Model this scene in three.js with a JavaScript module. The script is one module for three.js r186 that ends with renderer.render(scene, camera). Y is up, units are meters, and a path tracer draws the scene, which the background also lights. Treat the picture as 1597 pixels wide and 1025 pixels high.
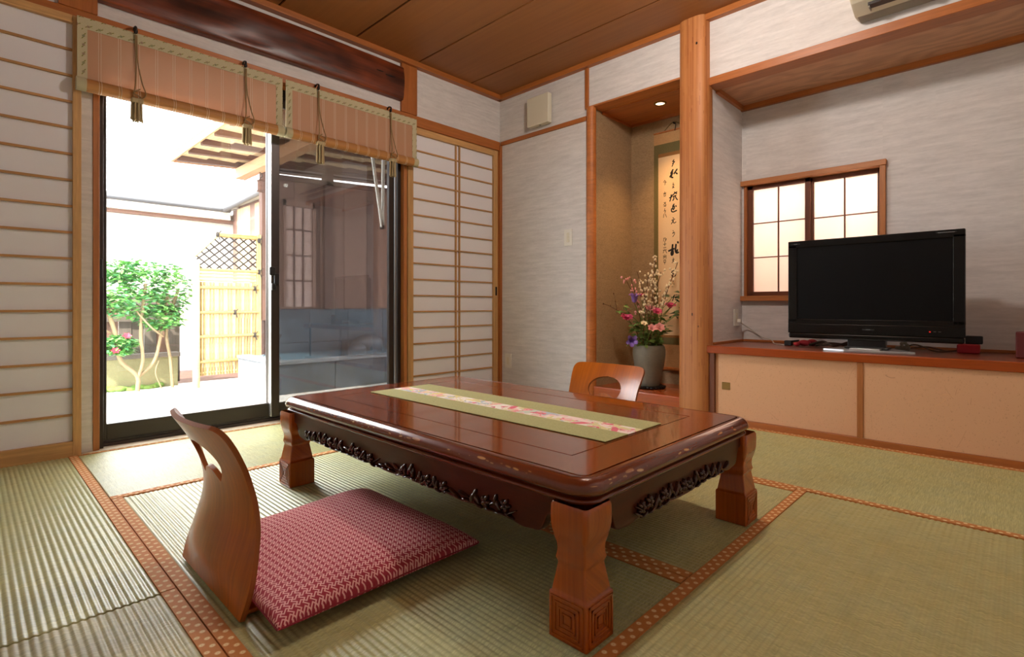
import * as THREE from 'three';
import { RoundedBoxGeometry } from 'three/addons/geometries/RoundedBoxGeometry.js';
import { mergeGeometries } from 'three/addons/utils/BufferGeometryUtils.js';

// ---------- camera, sky, sun, lamps, exposure ----------
const scene = new THREE.Scene();
const W = 1597, H = 1025, FOCAL = 822, HORIZON = 477.27, YAW = 0.7676;
const camera = new THREE.PerspectiveCamera(2 * Math.atan(H / 2 / FOCAL) * 180 / Math.PI, W / H, 0.05, 100);
const EYE = new THREE.Vector3(3.066, 0.67, 3.033);
camera.position.copy(EYE);
camera.rotation.set(0, YAW, 0);
camera.setViewOffset(W, H, 0, H / 2 - HORIZON, W, H);          // level camera, lens shifted: verticals stay vertical
scene.add(camera);

const renderer = new THREE.WebGLRenderer({ antialias: true });
renderer.toneMapping = THREE.LinearToneMapping;
renderer.toneMappingExposure = 1.0;
renderer.shadowMap.enabled = true;

scene.background = new THREE.Color(0.93, 0.97, 1.0);           // bright hazy sky
scene.backgroundIntensity = 18;

const sun = new THREE.DirectionalLight(0xfff3df, 18);
sun.position.set(3.5, 8.0, 4.5);
sun.target.position.set(0, 0, 0);
sun.castShadow = true;
sun.shadow.mapSize.set(2048, 2048);
Object.assign(sun.shadow.camera, { left: -9, right: 9, top: 9, bottom: -9, near: 0.5, far: 30 });
scene.add(sun, sun.target);

const LAMP = { at: [2.1, 2.25, 1.2], color: 0xfff4ea, intensity: 3.9 };     // pendant lamp over the table, above the frame
const SPOT = { at: [1.3, 2.035, -0.25], color: 0xffc98a, intensity: 2.4 };   // niche downlight

// ---------- helpers ----------
const rnd = (seed) => { let s = seed >>> 0; return () => { s = (s + 0x6d2b79f5) | 0; let t = Math.imul(s ^ (s >>> 15), 1 | s); t = (t + Math.imul(t ^ (t >>> 7), 61 | t)) ^ t; return ((t ^ (t >>> 14)) >>> 0) / 4294967296; }; };
const hash = (x, y, s) => { let h = Math.imul(x, 374761393) + Math.imul(y, 668265263) + Math.imul(s, 2147483647 ^ 0x5bd1e995); h = Math.imul(h ^ (h >>> 13), 1274126177); return ((h ^ (h >>> 16)) >>> 0) / 4294967296; };
const mod = (a, n) => ((a % n) + n) % n;
const lerp = (a, b, t) => a + (b - a) * t, clamp = (x, a = 0, b = 1) => Math.min(b, Math.max(a, x));
const smooth = (a, b, x) => { const t = clamp((x - a) / (b - a)); return t * t * (3 - 2 * t); };
function vn(x, y, px, py, s) {                                  // tileable value noise
  const xi = Math.floor(x), yi = Math.floor(y), fx = x - xi, fy = y - yi, u = fx * fx * (3 - 2 * fx), v = fy * fy * (3 - 2 * fy);
  const a = mod(xi, px), b = mod(xi + 1, px), c = mod(yi, py), d = mod(yi + 1, py);
  return lerp(lerp(hash(a, c, s), hash(b, c, s), u), lerp(hash(a, d, s), hash(b, d, s), u), v);
}
const fbm = (u, v, px, py, s, o = 4) => { let r = 0, a = 0.5, t = 0; for (let i = 0; i < o; i++) { r += a * vn(u * px, v * py, px, py, s + i); t += a; a *= 0.5; px *= 2; py *= 2; } return r / t; };
const catmull = (p, t) => { const n = p.length - 1, i = Math.min(n - 1, Math.floor(t * n)), f = t * n - i, q = (j) => p[clamp(j, 0, n)]; return 0.5 * (2 * q(i) + (q(i + 1) - q(i - 1)) * f + (2 * q(i - 1) - 5 * q(i) + 4 * q(i + 1) - q(i + 2)) * f * f + (3 * q(i) - q(i - 1) - 3 * q(i + 1) + q(i + 2)) * f * f * f); };

function tex(w, h, fn, srgb = true) {                           // fn(u, v) -> [r, g, b] 0..1
  const d = new Uint8Array(w * h * 4);
  for (let y = 0, i = 0; y < h; y++) for (let x = 0; x < w; x++, i += 4) {
    const c = fn((x + 0.5) / w, (y + 0.5) / h, x, y), g = typeof c === 'number';
    d[i] = 255 * clamp(g ? c : c[0]); d[i + 1] = 255 * clamp(g ? c : c[1]); d[i + 2] = 255 * clamp(g ? c : c[2]); d[i + 3] = 255;
  }
  const t = new THREE.DataTexture(d, w, h);
  t.wrapS = t.wrapT = THREE.RepeatWrapping; t.magFilter = THREE.LinearFilter; t.minFilter = THREE.LinearMipmapLinearFilter; t.generateMipmaps = true;
  if (srgb) t.colorSpace = THREE.SRGBColorSpace;
  t.needsUpdate = true;
  return t;
}
function canvasTex(w, h, draw, srgb = true) {
  const c = document.createElement('canvas'); c.width = w; c.height = h;
  draw(c.getContext('2d'), w, h);
  const t = new THREE.CanvasTexture(c);
  t.wrapS = t.wrapT = THREE.RepeatWrapping; t.magFilter = THREE.LinearFilter;
  if (srgb) t.colorSpace = THREE.SRGBColorSpace;
  return t;
}
const rep = (t, x, y = x, ox = 0, oy = 0) => { const c = t.clone(); c.repeat.set(x, y); c.offset.set(ox, oy); c.needsUpdate = true; return c; };
const mix3 = (a, b, t) => [lerp(a[0], b[0], t), lerp(a[1], b[1], t), lerp(a[2], b[2], t)];

const taken = new Map(), offset = new Map();
function numbered(n) { const k = taken.get(n) ?? 0; taken.set(n, k + 1); return k ? n + '_' + String(k).padStart(3, '0') : n; }
function tag(o, label, category, group) { Object.assign(o.userData, { label, category }); if (group) o.userData.group = group; return o; }
function thing(name, label, category, at = [0, 0, 0], group) {
  const o = new THREE.Group(); o.name = numbered(name); o.position.set(...at); offset.set(o, at);
  tag(o, label, category, group); scene.add(o); return o;
}
function setting(name, at = [0, 0, 0]) { const o = new THREE.Group(); o.name = numbered(name); o.position.set(...at); offset.set(o, at); o.userData.kind = 'structure'; scene.add(o); return o; }
function part(name, geo, mat, parent, label) {                  // geo is given in room coordinates
  if (Array.isArray(geo)) geo = join(geo);
  const at = offset.get(parent) ?? [0, 0, 0];
  geo.translate(-at[0], -at[1], -at[2]);
  const m = new THREE.Mesh(geo, mat); m.name = name; offset.set(m, at);
  if (label) m.userData.label = label;
  parent.add(m); return m;
}
function solo(name, geo, mat, label, category, group) {         // a thing that is one mesh
  if (Array.isArray(geo)) geo = join(geo);
  geo.computeBoundingBox(); const b = geo.boundingBox, at = [(b.min.x + b.max.x) / 2, b.min.y, (b.min.z + b.max.z) / 2];
  geo.translate(-at[0], -at[1], -at[2]);
  const m = new THREE.Mesh(geo, mat); m.name = numbered(name); m.position.set(...at); offset.set(m, at);
  tag(m, label, category, group); scene.add(m); return m;
}
function struct(name, geo, mat) { const m = new THREE.Mesh(Array.isArray(geo) ? join(geo) : geo, mat); m.name = numbered(name); m.userData.kind = 'structure'; offset.set(m, [0, 0, 0]); scene.add(m); return m; }
function join(list) {
  const g = list.flat(Infinity).map((x) => { const y = x.index ? x.toNonIndexed() : x; for (const k of Object.keys(y.attributes)) if (!['position', 'normal', 'uv'].includes(k)) y.deleteAttribute(k); if (!y.attributes.uv) y.setAttribute('uv', new THREE.BufferAttribute(new Float32Array(y.attributes.position.count * 2), 2)); y.clearGroups(); return y; });
  return mergeGeometries(g);
}
let uvSeed = 1;
function uvMetres(g, along) {                                    // planar uv in metres; u runs along the longest axis (the grain)
  if (g.index) g = g.toNonIndexed();
  g.computeBoundingBox(); const s = g.boundingBox.getSize(new THREE.Vector3()).toArray(), p = g.attributes.position, n = g.attributes.normal, uv = new Float32Array(p.count * 2);
  const long = along ?? s.indexOf(Math.max(...s)), ou = hash(uvSeed, 3, 7), ov = hash(uvSeed++, 5, 11);
  for (let i = 0; i < p.count; i += 3) {
    const f = [0, 0, 0];
    for (let k = 0; k < 3; k++) { f[0] += Math.abs(n.getX(i + k)); f[1] += Math.abs(n.getY(i + k)); f[2] += Math.abs(n.getZ(i + k)); }
    const d = f.indexOf(Math.max(...f)), ax = [0, 1, 2].filter((a) => a !== d), a = along === 'level' ? (d === 0 ? 2 : 0) : d === long ? ax[0] : long, b = ax.find((q) => q !== a);
    for (let k = 0; k < 3; k++) { const q = [p.getX(i + k), p.getY(i + k), p.getZ(i + k)]; uv[(i + k) * 2] = q[a] + ou; uv[(i + k) * 2 + 1] = q[b] + ov; }
  }
  g.setAttribute('uv', new THREE.BufferAttribute(uv, 2)); return g;
}
// box from x0..x1, y0..y1, z0..z1; r rounds its edges
function bx(x0, x1, y0, y1, z0, z1, r = 0, along) {
  const w = x1 - x0, h = y1 - y0, d = z1 - z0;
  const g = r ? new RoundedBoxGeometry(w, h, d, 1, Math.min(r, w / 2.1, h / 2.1, d / 2.1)) : new THREE.BoxGeometry(w, h, d);
  g.translate((x0 + x1) / 2, (y0 + y1) / 2, (z0 + z1) / 2);
  return uvMetres(g, along);
}
const V = (x, y, z) => new THREE.Vector3(x, y, z);
function rod(a, b, r0, r1 = r0, seg = 8) {                       // a straight round bar from a to b
  const A = V(...a), B = V(...b), d = B.clone().sub(A), g = new THREE.CylinderGeometry(r1, r0, d.length(), seg, 1);
  g.applyQuaternion(new THREE.Quaternion().setFromUnitVectors(V(0, 1, 0), d.clone().normalize())); g.translate(...A.add(B).multiplyScalar(0.5).toArray());
  return g;
}
function bar(a, b, w, h) {                                       // a straight square bar from a to b
  const A = V(...a), B = V(...b), d = B.clone().sub(A), g = new THREE.BoxGeometry(w, h, d.length());
  const m = new THREE.Matrix4().lookAt(B, A, V(0, 1, 0)); g.applyMatrix4(m); g.translate(...A.add(B).multiplyScalar(0.5).toArray());
  return uvMetres(g);
}
const tube = (pts, r, n = 24, seg = 6, closed = false) => new THREE.TubeGeometry(new THREE.CatmullRomCurve3(pts.map((p) => V(...p)), closed), n, r, seg, closed);
function ball(x, y, z, rx, ry = rx, rz = rx, a = 8, b = 6) { const g = new THREE.SphereGeometry(1, a, b); g.scale(rx, ry, rz); g.translate(x, y, z); return g; }
function lathe(pts, x, y, z, seg = 32) { const g = new THREE.LatheGeometry(pts.map((p) => new THREE.Vector2(p[0], p[1])), seg); g.translate(x, y, z); return g; }
// a surface from a grid of points: rows of [x, y, z]
function sheet(rows, uvs, flip = false) {
  const n = rows.length, m = rows[0].length, pos = [], uv = [], idx = [];
  for (let i = 0; i < n; i++) for (let j = 0; j < m; j++) { pos.push(...rows[i][j]); uv.push(...(uvs ? uvs[i][j] : [j / (m - 1), i / (n - 1)])); }
  for (let i = 0; i < n - 1; i++) for (let j = 0; j < m - 1; j++) { const a = i * m + j, b = a + 1, c = a + m, d = c + 1; flip ? idx.push(a, c, b, b, c, d) : idx.push(a, b, c, b, d, c); }
  const g = new THREE.BufferGeometry();
  g.setAttribute('position', new THREE.Float32BufferAttribute(pos, 3)); g.setAttribute('uv', new THREE.Float32BufferAttribute(uv, 2)); g.setIndex(idx); g.computeVertexNormals();
  return g;
}
const fwd = V(-Math.sin(YAW), 0, -Math.cos(YAW)), rightward = V(Math.cos(YAW), 0, -Math.sin(YAW));
const at = (px, py, depth) => EYE.clone().addScaledVector(fwd, depth).addScaledVector(rightward, (px - W / 2) / FOCAL * depth).addScaledVector(V(0, 1, 0), -(py - HORIZON) / FOCAL * depth).toArray();  // where a point seen in the photograph stands, its distance being known

// ---------- textures ----------
const grain = tex(1024, 512, (u, v) => {                         // fine straight grain, one metre by half a metre
  const w = fbm(u, v, 2, 6, 11, 3) * 0.05, s = fbm(u, v + w, 3, 90, 21, 3), t = fbm(u, v + w, 1, 14, 31, 2), f = fbm(u, v, 24, 240, 41, 2);
  const k = 0.88 + (s - 0.5) * 0.15 + (t - 0.5) * 0.10 + (f - 0.5) * 0.08; return [k, k * (0.97 + 0.02 * t), k * (0.94 + 0.04 * t)];
});
const figured = tex(1024, 512, (u, v) => {                       // cathedral figure
  const w = fbm(u, v, 3, 4, 51, 4), r = Math.sin((v * 9 + w * 5.5) * Math.PI * 2) * 0.5 + 0.5, f = fbm(u, v, 16, 200, 61, 3);
  const k = 0.86 + (r - 0.5) * 0.09 + (f - 0.5) * 0.13; return [k, k * 0.97, k * 0.93];
});
const paperTex = tex(1024, 1024, (u, v) => {                     // wall covering: short horizontal drawn streaks
  const a = fbm(u, v, 9, 90, 71, 3), b = fbm(u, v, 12, 40, 81, 3), c = fbm(u, v, 60, 220, 91, 2);
  const k = 0.93 + (a - 0.5) * 0.10 + (b - 0.5) * 0.05 + (c - 0.5) * 0.04; return [k, k, k * 0.995];
});
const ceilTex = tex(1024, 512, (u, v) => { const a = fbm(u, v, 2, 70, 311, 3), b = fbm(u, v, 1, 5, 321, 2), k = 0.9 + (a - 0.5) * 0.09 + (b - 0.5) * 0.07; return [k, k * 0.985, k * 0.96]; });
const cypressTex = canvasTex(1024, 512, (c, w, h) => {           // planed cypress log: long soft grain with short dark flecks
  const r = rnd(8); c.fillStyle = '#ece6df'; c.fillRect(0, 0, w, h);
  for (let i = 0; i < 1400; i++) { c.fillStyle = `rgba(${r() < 0.5 ? '150,95,55' : '255,244,225'},${0.05 + r() * 0.09})`; const y = r() * h; c.fillRect(r() * w - 100, y, 100 + r() * 420, 1 + r() * 5); }
  for (let i = 0; i < 420; i++) { c.fillStyle = `rgba(110,58,28,${0.12 + r() * 0.25})`; c.fillRect(r() * w, r() * h, 6 + r() * 26, 1 + r() * 1.6); }
});
const beamTex = tex(1024, 256, (u, v) => { const w = fbm(u, v, 3, 3, 341, 4), a = fbm(u, v + w * 0.06, 4, 40, 351, 4), b = fbm(u, v, 5, 4, 361, 4), k = 0.66 + (a - 0.5) * 0.45 + (b - 0.5) * 0.8; return [k * 1.05, k * 0.95, k * 0.85]; });
const sandTex = tex(512, 512, (u, v) => { const k = 0.9 + (fbm(u, v, 60, 120, 95, 3) - 0.5) * 0.22 + (fbm(u, v, 6, 30, 96, 2) - 0.5) * 0.05; return [k, k * 0.98, k * 0.94]; });
const rushTex = tex(512, 512, (u, v) => {                        // u across the rushes (along the mat), v along them; 0.25 m square
  const a = fbm(u, v, 8, 120, 101, 2), b = fbm(u, v, 4, 4, 111, 3), c = fbm(u, v, 40, 200, 121, 1);
  const k = 0.88 + (a - 0.5) * 0.2 + (c - 0.5) * 0.08, g = (b - 0.5) * 0.08; return [k + g * 0.5, k, k * 0.9 - g];
});
const mottle = tex(512, 512, (u, v) => { const k = 0.9 + (fbm(u, v, 5, 5, 131, 5) - 0.5) * 0.16 + (fbm(u, v, 120, 120, 141, 2) - 0.5) * 0.12; return [k, k, k]; });
const stoneTex = tex(512, 512, (u, v) => { const s = fbm(u, v, 170, 170, 151, 2), l = fbm(u, v, 6, 6, 161, 4), k = 0.72 + (s - 0.5) * 0.75 + (l - 0.5) * 0.35; return [k, k * 1.0, k * 1.02]; });
const fusumaTex = canvasTex(1024, 512, (c, w, h) => {            // peach paper with mulberry fibres, one metre by half a metre
  const r = rnd(5); c.fillStyle = '#f2f2f2'; c.fillRect(0, 0, w, h);
  for (let i = 0; i < 9000; i++) { c.fillStyle = `rgba(${r() < 0.5 ? '120,90,60' : '255,255,255'},${0.05 + r() * 0.12})`; c.fillRect(r() * w, r() * h, 1 + r() * 3, 1 + r() * 2); }
  for (let i = 0; i < 220; i++) { const x = r() * w, y = r() * h, a = r() * 6.3, l = 6 + r() * 30; c.strokeStyle = r() < 0.9 ? `rgba(255,252,235,${0.15 + r() * 0.45})` : `rgba(90,55,30,${0.1 + r() * 0.15})`; c.lineWidth = 0.7 + r() * 1.2; c.beginPath(); c.moveTo(x, y); c.quadraticCurveTo(x + Math.cos(a) * l, y + Math.sin(a) * l, x + Math.cos(a + r() - 0.5) * l * 1.6, y + Math.sin(a + r() - 0.5) * l * 1.6); c.stroke(); }
});
const daisy = (c, x, y, s, n = 10) => { for (let k = 0; k < n; k++) { const a = k / n * Math.PI * 2; c.beginPath(); c.ellipse(x + Math.cos(a) * s * 0.55, y + Math.sin(a) * s * 0.55, s * 0.42, s * 0.14, a, 0, 7); c.fill(); } };
const heriTex = canvasTex(512, 128, (c, w, h) => {               // mat border: rust brocade with chrysanthemums; 128 mm by 32 mm
  const r = rnd(9); c.fillStyle = '#cc8444'; c.fillRect(0, 0, w, h);
  for (let y = 0; y < h; y += 4) { c.fillStyle = 'rgba(120,60,25,0.20)'; c.fillRect(0, y, w, 1.6); }
  c.fillStyle = '#f0d8a4'; for (let i = 0; i < 4; i++) { daisy(c, 64 + i * 128, 34, 26, 12); daisy(c, i * 128, 92, 26, 12); daisy(c, w + 0, 92, 26, 12); }
  c.fillStyle = 'rgba(235,205,150,0.55)'; for (let i = 0; i < 60; i++) c.fillRect(r() * w, r() * h, 7, 2);
});
const brocadeTex = canvasTex(512, 512, (c, w, h) => {            // blind border: old green-gold brocade with dark sprigs; 20 cm square
  const r = rnd(14); c.fillStyle = '#bdb594'; c.fillRect(0, 0, w, h);
  for (let i = 0; i < 7000; i++) { c.fillStyle = `rgba(${r() < 0.5 ? '90,95,50' : '225,215,165'},0.2)`; c.fillRect(r() * w, r() * h, 3, 2); }
  for (let i = 0; i < 5; i++) for (let j = 0; j < 5; j++) { const x = (i + 0.25 + (j % 2) * 0.5) * 102, y = (j + 0.5) * 102; c.fillStyle = ['#5c4526', '#4d5a2a', '#6b3f3a', '#3d4a30'][(i + j * 2) % 4]; daisy(c, x, y, 18, 6); c.fillStyle = '#7c7a3c'; c.beginPath(); c.ellipse(x + 24, y + 12, 14, 5, 0.6, 0, 7); c.fill(); c.beginPath(); c.ellipse(x - 24, y - 10, 14, 5, 0.5, 0, 7); c.fill(); }
});
const fretTex = canvasTex(1040, 1040, (c, w) => {                // interlocked key fret, pale pink on crimson; tiles 32 units
  const U = w / 32; c.fillStyle = '#a52a3c'; c.fillRect(0, 0, w, w);
  c.lineCap = 'square'; c.lineJoin = 'miter';
  c.strokeStyle = '#efb4ae'; c.lineWidth = U * 0.46;
  for (let a = -22; a <= 22; a++) for (let b = -22; b <= 22; b++) {
    const x = 2 * a - 2 * b, y = 2 * a + 2 * b; if (x < -4 || x > 36 || y < -4 || y > 36) continue;
    const L = (...q) => { c.beginPath(); q.forEach((p, i) => c[i ? 'lineTo' : 'moveTo']((x + p[0]) * U, (y + p[1]) * U)); c.stroke(); };
    L([0, 0], [1, 0], [1, 2], [2, 2]); L([0, 0], [0, 1], [-2, 1], [-2, 2]);
  }
  const r = rnd(3); for (let i = 0; i < 26000; i++) { c.fillStyle = `rgba(${r() < 0.5 ? '60,0,10' : '255,210,200'},0.10)`; c.fillRect(r() * w, r() * w, 4, 2); }
});

// ---------- materials ----------
const M = {};
const std = (color, o = {}) => new THREE.MeshStandardMaterial({ color, roughness: 0.7, ...o });
const phys = (color, o = {}) => new THREE.MeshPhysicalMaterial({ color, roughness: 0.5, ...o });
M.wallpaper = std('#e3dfdd', { map: paperTex, roughness: 0.92, bumpMap: paperTex, bumpScale: 0.0006 });
M.sand = std('#b39a78', { map: rep(sandTex, 2), roughness: 0.95 });
M.plain = std('#d9d4cd', { roughness: 0.95 });
M.ceiling = std('#a56a36', { map: rep(ceilTex, 1, 1), roughness: 0.55 });
M.trim = std('#bd7236', { map: grain, roughness: 0.42 });
M.casing = std('#c98347', { map: grain, roughness: 0.45 });
M.pale = std('#dfb275', { map: grain, roughness: 0.5 });
M.paleBar = std('#cfa066', { map: grain, roughness: 0.5 });
M.threshold = std('#e2d3b8', { map: grain, roughness: 0.45 });
M.shoji = std('#e4e4e9', { roughness: 0.9 });
M.pillar = std('#c98950', { map: rep(cypressTex, 0.4, 1), roughness: 0.55 });
M.log = std('#d08040', { map: rep(grain, 1, 2), roughness: 0.5 });
M.beam = std('#8a482a', { map: rep(beamTex, 0.8, 1.4), roughness: 0.36 });
M.counter = phys('#8c3f1c', { map: rep(grain, 1, 1.5), roughness: 0.3, clearcoat: 0.25, clearcoatRoughness: 0.2 });
M.counterEdge = phys('#b4500f', { map: rep(grain, 1, 1.5), roughness: 0.3 });
M.fusuma = std('#e6b388', { map: fusumaTex, roughness: 0.8 });
M.soffit = std('#dba884', { map: rep(figured, 0.7, 1), roughness: 0.6 });
M.niche = std('#c8773a', { map: rep(grain, 1, 1.5), roughness: 0.4 });
M.nicheFloor = phys('#c6642a', { map: rep(grain, 1, 1.5), roughness: 0.22, clearcoat: 0.4 });
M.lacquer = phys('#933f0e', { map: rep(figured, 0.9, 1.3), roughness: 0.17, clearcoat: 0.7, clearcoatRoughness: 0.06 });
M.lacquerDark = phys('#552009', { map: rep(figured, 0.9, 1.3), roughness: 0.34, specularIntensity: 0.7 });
M.lacquerCarved = phys('#3d1508', { roughness: 0.16, clearcoat: 0.6, clearcoatRoughness: 0.05 });
M.lacquerLeg = phys('#bf5a10', { map: rep(grain, 1, 2), roughness: 0.22, clearcoat: 0.5, clearcoatRoughness: 0.12 });
M.ply = phys('#cc6c0c', { map: rep(grain, 1.2, 1.6), roughness: 0.3, clearcoat: 0.3, clearcoatRoughness: 0.18 });
M.plyEdge = std('#b0601f', { map: rep(grain, 1, 8), roughness: 0.5 });
M.alu = std('#3a322e', { roughness: 0.38, metalness: 0.45 });
M.aluBright = std('#8d8a88', { roughness: 0.3, metalness: 0.6 });
M.black = std('#0d0c0c', { roughness: 0.35 });
M.blackGloss = phys('#040404', { roughness: 0.2, specularIntensity: 0.7 });
M.screen = phys('#020203', { roughness: 0.45, specularIntensity: 0.35 });
M.silver = std('#c2c4c6', { roughness: 0.28, metalness: 0.75 });
M.glass = phys('#ffffff', { transmission: 1, thickness: 0, roughness: 0.0, ior: 1.5 });
M.plastic = std('#d8d2bd', { roughness: 0.45 });
M.plasticWhite = std('#dedbd0', { roughness: 0.4 });
M.plasticGrey = std('#8f8a7c', { roughness: 0.5 });
M.dark = std('#1c1815', { roughness: 0.9 });
M.iron = std('#2b2623', { roughness: 0.5, metalness: 0.5 });
M.brass = std('#8a6c38', { roughness: 0.4, metalness: 0.7 });
// ---------- the room ----------
const XR = 3.42, ZF = 3.62, KB = 1.972, KT = 2.004, CB = 2.337, CEIL = 2.372;   // room right, room front, rail bottom and top, cornice bottom, ceiling

// floor with its tatami mats
struct('subfloor', bx(-0.14, XR + 0.1, -0.12, -0.03, -0.62, ZF + 0.1), M.dark);
const floor = setting('floor');
M.rush = std('#cdcda6', { map: rep(rushTex, 4, 4), roughness: 0.4 });
M.rushOld = std('#cfc8a8', { map: rep(rushTex, 4, 4, 0.3, 0.1), roughness: 0.52 });
M.rushNew = std('#cfc99c', { map: rep(rushTex, 4, 4, 0.6, 0.4), roughness: 0.5 });
M.heri = std('#ffffff', { map: rep(heriTex, 1 / 0.128, 1 / 0.032), roughness: 0.8 });
M.heriPlain = std('#b0622c', { roughness: 0.85 });
function tatami(x0, x1, z0, z1, alongX, mat) {
  const g = 0.0016; x0 += g; x1 -= g; z0 += g; z1 -= g;
  const hw = 0.031, y = -0.001, [a0, a1] = alongX ? [z0, z1] : [x0, x1], [l0, l1] = alongX ? [x0, x1] : [z0, z1], rows = [], uvs = [];
  const pitch = (a1 - a0 - 2 * hw) / Math.round((a1 - a0 - 2 * hw) / 0.0153), n = Math.round((a1 - a0 - 2 * hw) / pitch);
  const rim = (a, l, h) => (alongX ? [l, h, a] : [a, h, l]);
  for (const [l, h] of [[l0, -0.028], [l0, y - 0.004], [l0 + 0.004, null], [l1 - 0.004, null], [l1, y - 0.004], [l1, -0.028]]) {
    const row = [], uv = [];
    for (let i = 0; i <= n * 6; i++) {
      const t = (i % 6) / 6, a = a0 + hw + i / 6 * pitch, hh = h ?? y - 0.0022 * Math.pow(Math.abs(Math.cos(t * Math.PI)), 3);
      row.push(rim(a, l, hh)); uv.push([a, l]);
    }
    rows.push(row); uvs.push(uv);
  }
  const mesh = part('tatami_mat', sheet(rows, uvs, !alongX), mat, floor);
  for (const s of [0, 1]) {
    const b0 = s ? a1 - hw : a0, b1 = s ? a1 : a0 + hw;
    const g2 = alongX ? bx(l0, l1, -0.028, 0.0006, b0, b1) : bx(b0, b1, -0.028, 0.0006, l0, l1), p = g2.attributes.position, uv = g2.attributes.uv;
    for (let i = 0; i < p.count; i++) uv.setXY(i, alongX ? p.getX(i) : p.getZ(i), (alongX ? p.getZ(i) : p.getX(i)) - b0);
    part('border', g2, M.heri, mesh);
  }
}
tatami(0.0, 0.80, 0.92, 2.685, false, M.rush);
tatami(0.80, 2.476, 1.80, 2.685, true, M.rush);
tatami(0.80, 2.476, 0.92, 1.80, true, M.rushNew);
tatami(2.476, 3.38, 0.92, 2.685, false, M.rushNew);
tatami(0.0, 1.67, 0.03, 0.92, true, M.rushNew);
tatami(1.67, 3.38, 0.03, 0.92, true, M.rushNew);
tatami(0.0, 1.622, 2.685, 3.57, true, M.rush);
tatami(1.622, 3.38, 2.685, 3.57, true, M.rushOld);

// garden wall (x = 0)
const wallLeft = setting('wall_left');
part('upper_wall', bx(-0.1, 0, KT, 2.45, -0.1, ZF, 0, 'level'), M.wallpaper, wallLeft);
part('pocket_wall', bx(-0.14, -0.06, -0.1, KT, -0.1, 0.905), M.plain, wallLeft);
part('pocket_wall', bx(-0.14, -0.06, -0.1, KT, 2.672, ZF), M.plain, wallLeft);
part('wall_strip', bx(-0.14, 0, -0.03, KB, 2.628, 2.672, 0, 'level'), M.wallpaper, wallLeft);
part('lower_wall', bx(-0.14, -0.1, -0.3, 0.0, -0.1, ZF), M.plain, wallLeft);
struct('trim_1', bx(-0.1, 0.016, KB - 0.04, KT, 0.012, ZF, 0.004), M.trim);                     // rail over the doors
struct('trim_2', bx(-0.05, 0.02, KT, CB, 0.832, 0.962, 0.004), M.trim);                        // post right of the beam
struct('trim_3', bx(-0.05, 0.02, KT, CB, 2.612, 2.75, 0.004), M.trim);                         // post left of the beam
struct('trim_4', bx(-0.06, 0.028, -0.02, KB, -0.02, 0.022, 0.004), M.trim);                    // corner post
struct('trim_5', bx(-0.13, 0.0, -0.02, KB - 0.04, 0.905, 0.93, 0.002), M.casing);              // casing right of the glass door
struct('trim_6', bx(-0.13, 0.006, -0.02, KB - 0.04, 2.604, 2.628, 0.002), M.casing);           // casing left of the glass door
struct('trim_7', bx(-0.06, 0.022, -0.02, 0.004, 0.93, 2.67, 0.002), M.threshold);                         // threshold strip
// the dark natural log over the door
{
  const rows = [], uvs = [], n = 40, prof = 20;
  for (let i = 0; i <= n; i++) {
    const z = lerp(0.962, 2.613, i / n), row = [], uv = [];
    for (let j = 0; j <= prof; j++) {
      const a = lerp(-Math.PI / 2, Math.PI / 2, j / prof), wob = (fbm(i / n, j / prof, 5, 3, 401, 3) - 0.5) * 0.018, e = Math.sign(Math.sin(a)) * Math.pow(Math.abs(Math.sin(a)), 0.9);
      row.push([0.004 + 0.045 * Math.pow(Math.max(0, Math.cos(a)), 0.22) + wob * Math.cos(a), 2.187 + 0.113 * e + Math.sin(i / n * 5) * 0.004, z]); uv.push([z, j / prof * 0.36]);
    }
    rows.push(row); uvs.push(uv);
  }
  const beam = struct('beam', sheet(rows, uvs, true), M.beam);
  part('drying_crack', [ball(0.05, 2.2, 1.06, 0.004, 0.006, 0.055), ball(0.05, 2.21, 1.15, 0.004, 0.004, 0.03), ball(0.052, 2.235, 2.5, 0.004, 0.006, 0.03), ball(0.053, 2.225, 2.44, 0.004, 0.005, 0.04)], M.dark, beam);
}

// back wall (z = 0) with the niche and the television alcove
const NX0 = 0.915, NX1 = 1.64, NZ = -0.515, AX = 1.745, AZ = -0.52;
const wallBack = setting('wall_back');
part('wall_panel', bx(-0.1, 0.87, -0.1, CEIL + 0.05, -0.1, 0, 0, 'level'), M.wallpaper, wallBack);
part('niche_head_wall', bx(0.87, 1.64, 2.068, CEIL + 0.05, -0.12, 0, 0, 'level'), M.wallpaper, wallBack);
part('alcove_head_wall', bx(1.7, XR, 2.007, CEIL + 0.05, -0.1, 0, 0, 'level'), M.wallpaper, wallBack);
part('niche_side_wall', bx(0.86, NX0, -0.05, 2.1, NZ - 0.02, -0.001, 0, 'level'), M.sand, wallBack);
part('niche_side_wall', bx(NX1, 1.69, -0.05, 2.1, NZ - 0.02, -0.02, 0, 'level'), M.sand, wallBack);
part('niche_rear_wall', bx(0.86, 1.69, -0.05, 2.1, NZ - 0.08, NZ, 0, 'level'), M.sand, wallBack);
part('alcove_side_wall', bx(1.69, AX, -0.05, 2.1, AZ - 0.08, -0.03, 0, 'level'), M.wallpaper, wallBack);
const WX0 = 1.772, WX1 = 2.512, WY0 = 0.73, WY1 = 1.464;         // opening of the small window
part('alcove_rear_wall', bx(1.69, WX0, -0.05, 2.1, AZ - 0.08, AZ, 0, 'level'), M.wallpaper, wallBack);
part('alcove_rear_wall', bx(WX0, WX1, -0.05, WY0, AZ - 0.08, AZ, 0, 'level'), M.wallpaper, wallBack);
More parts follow.
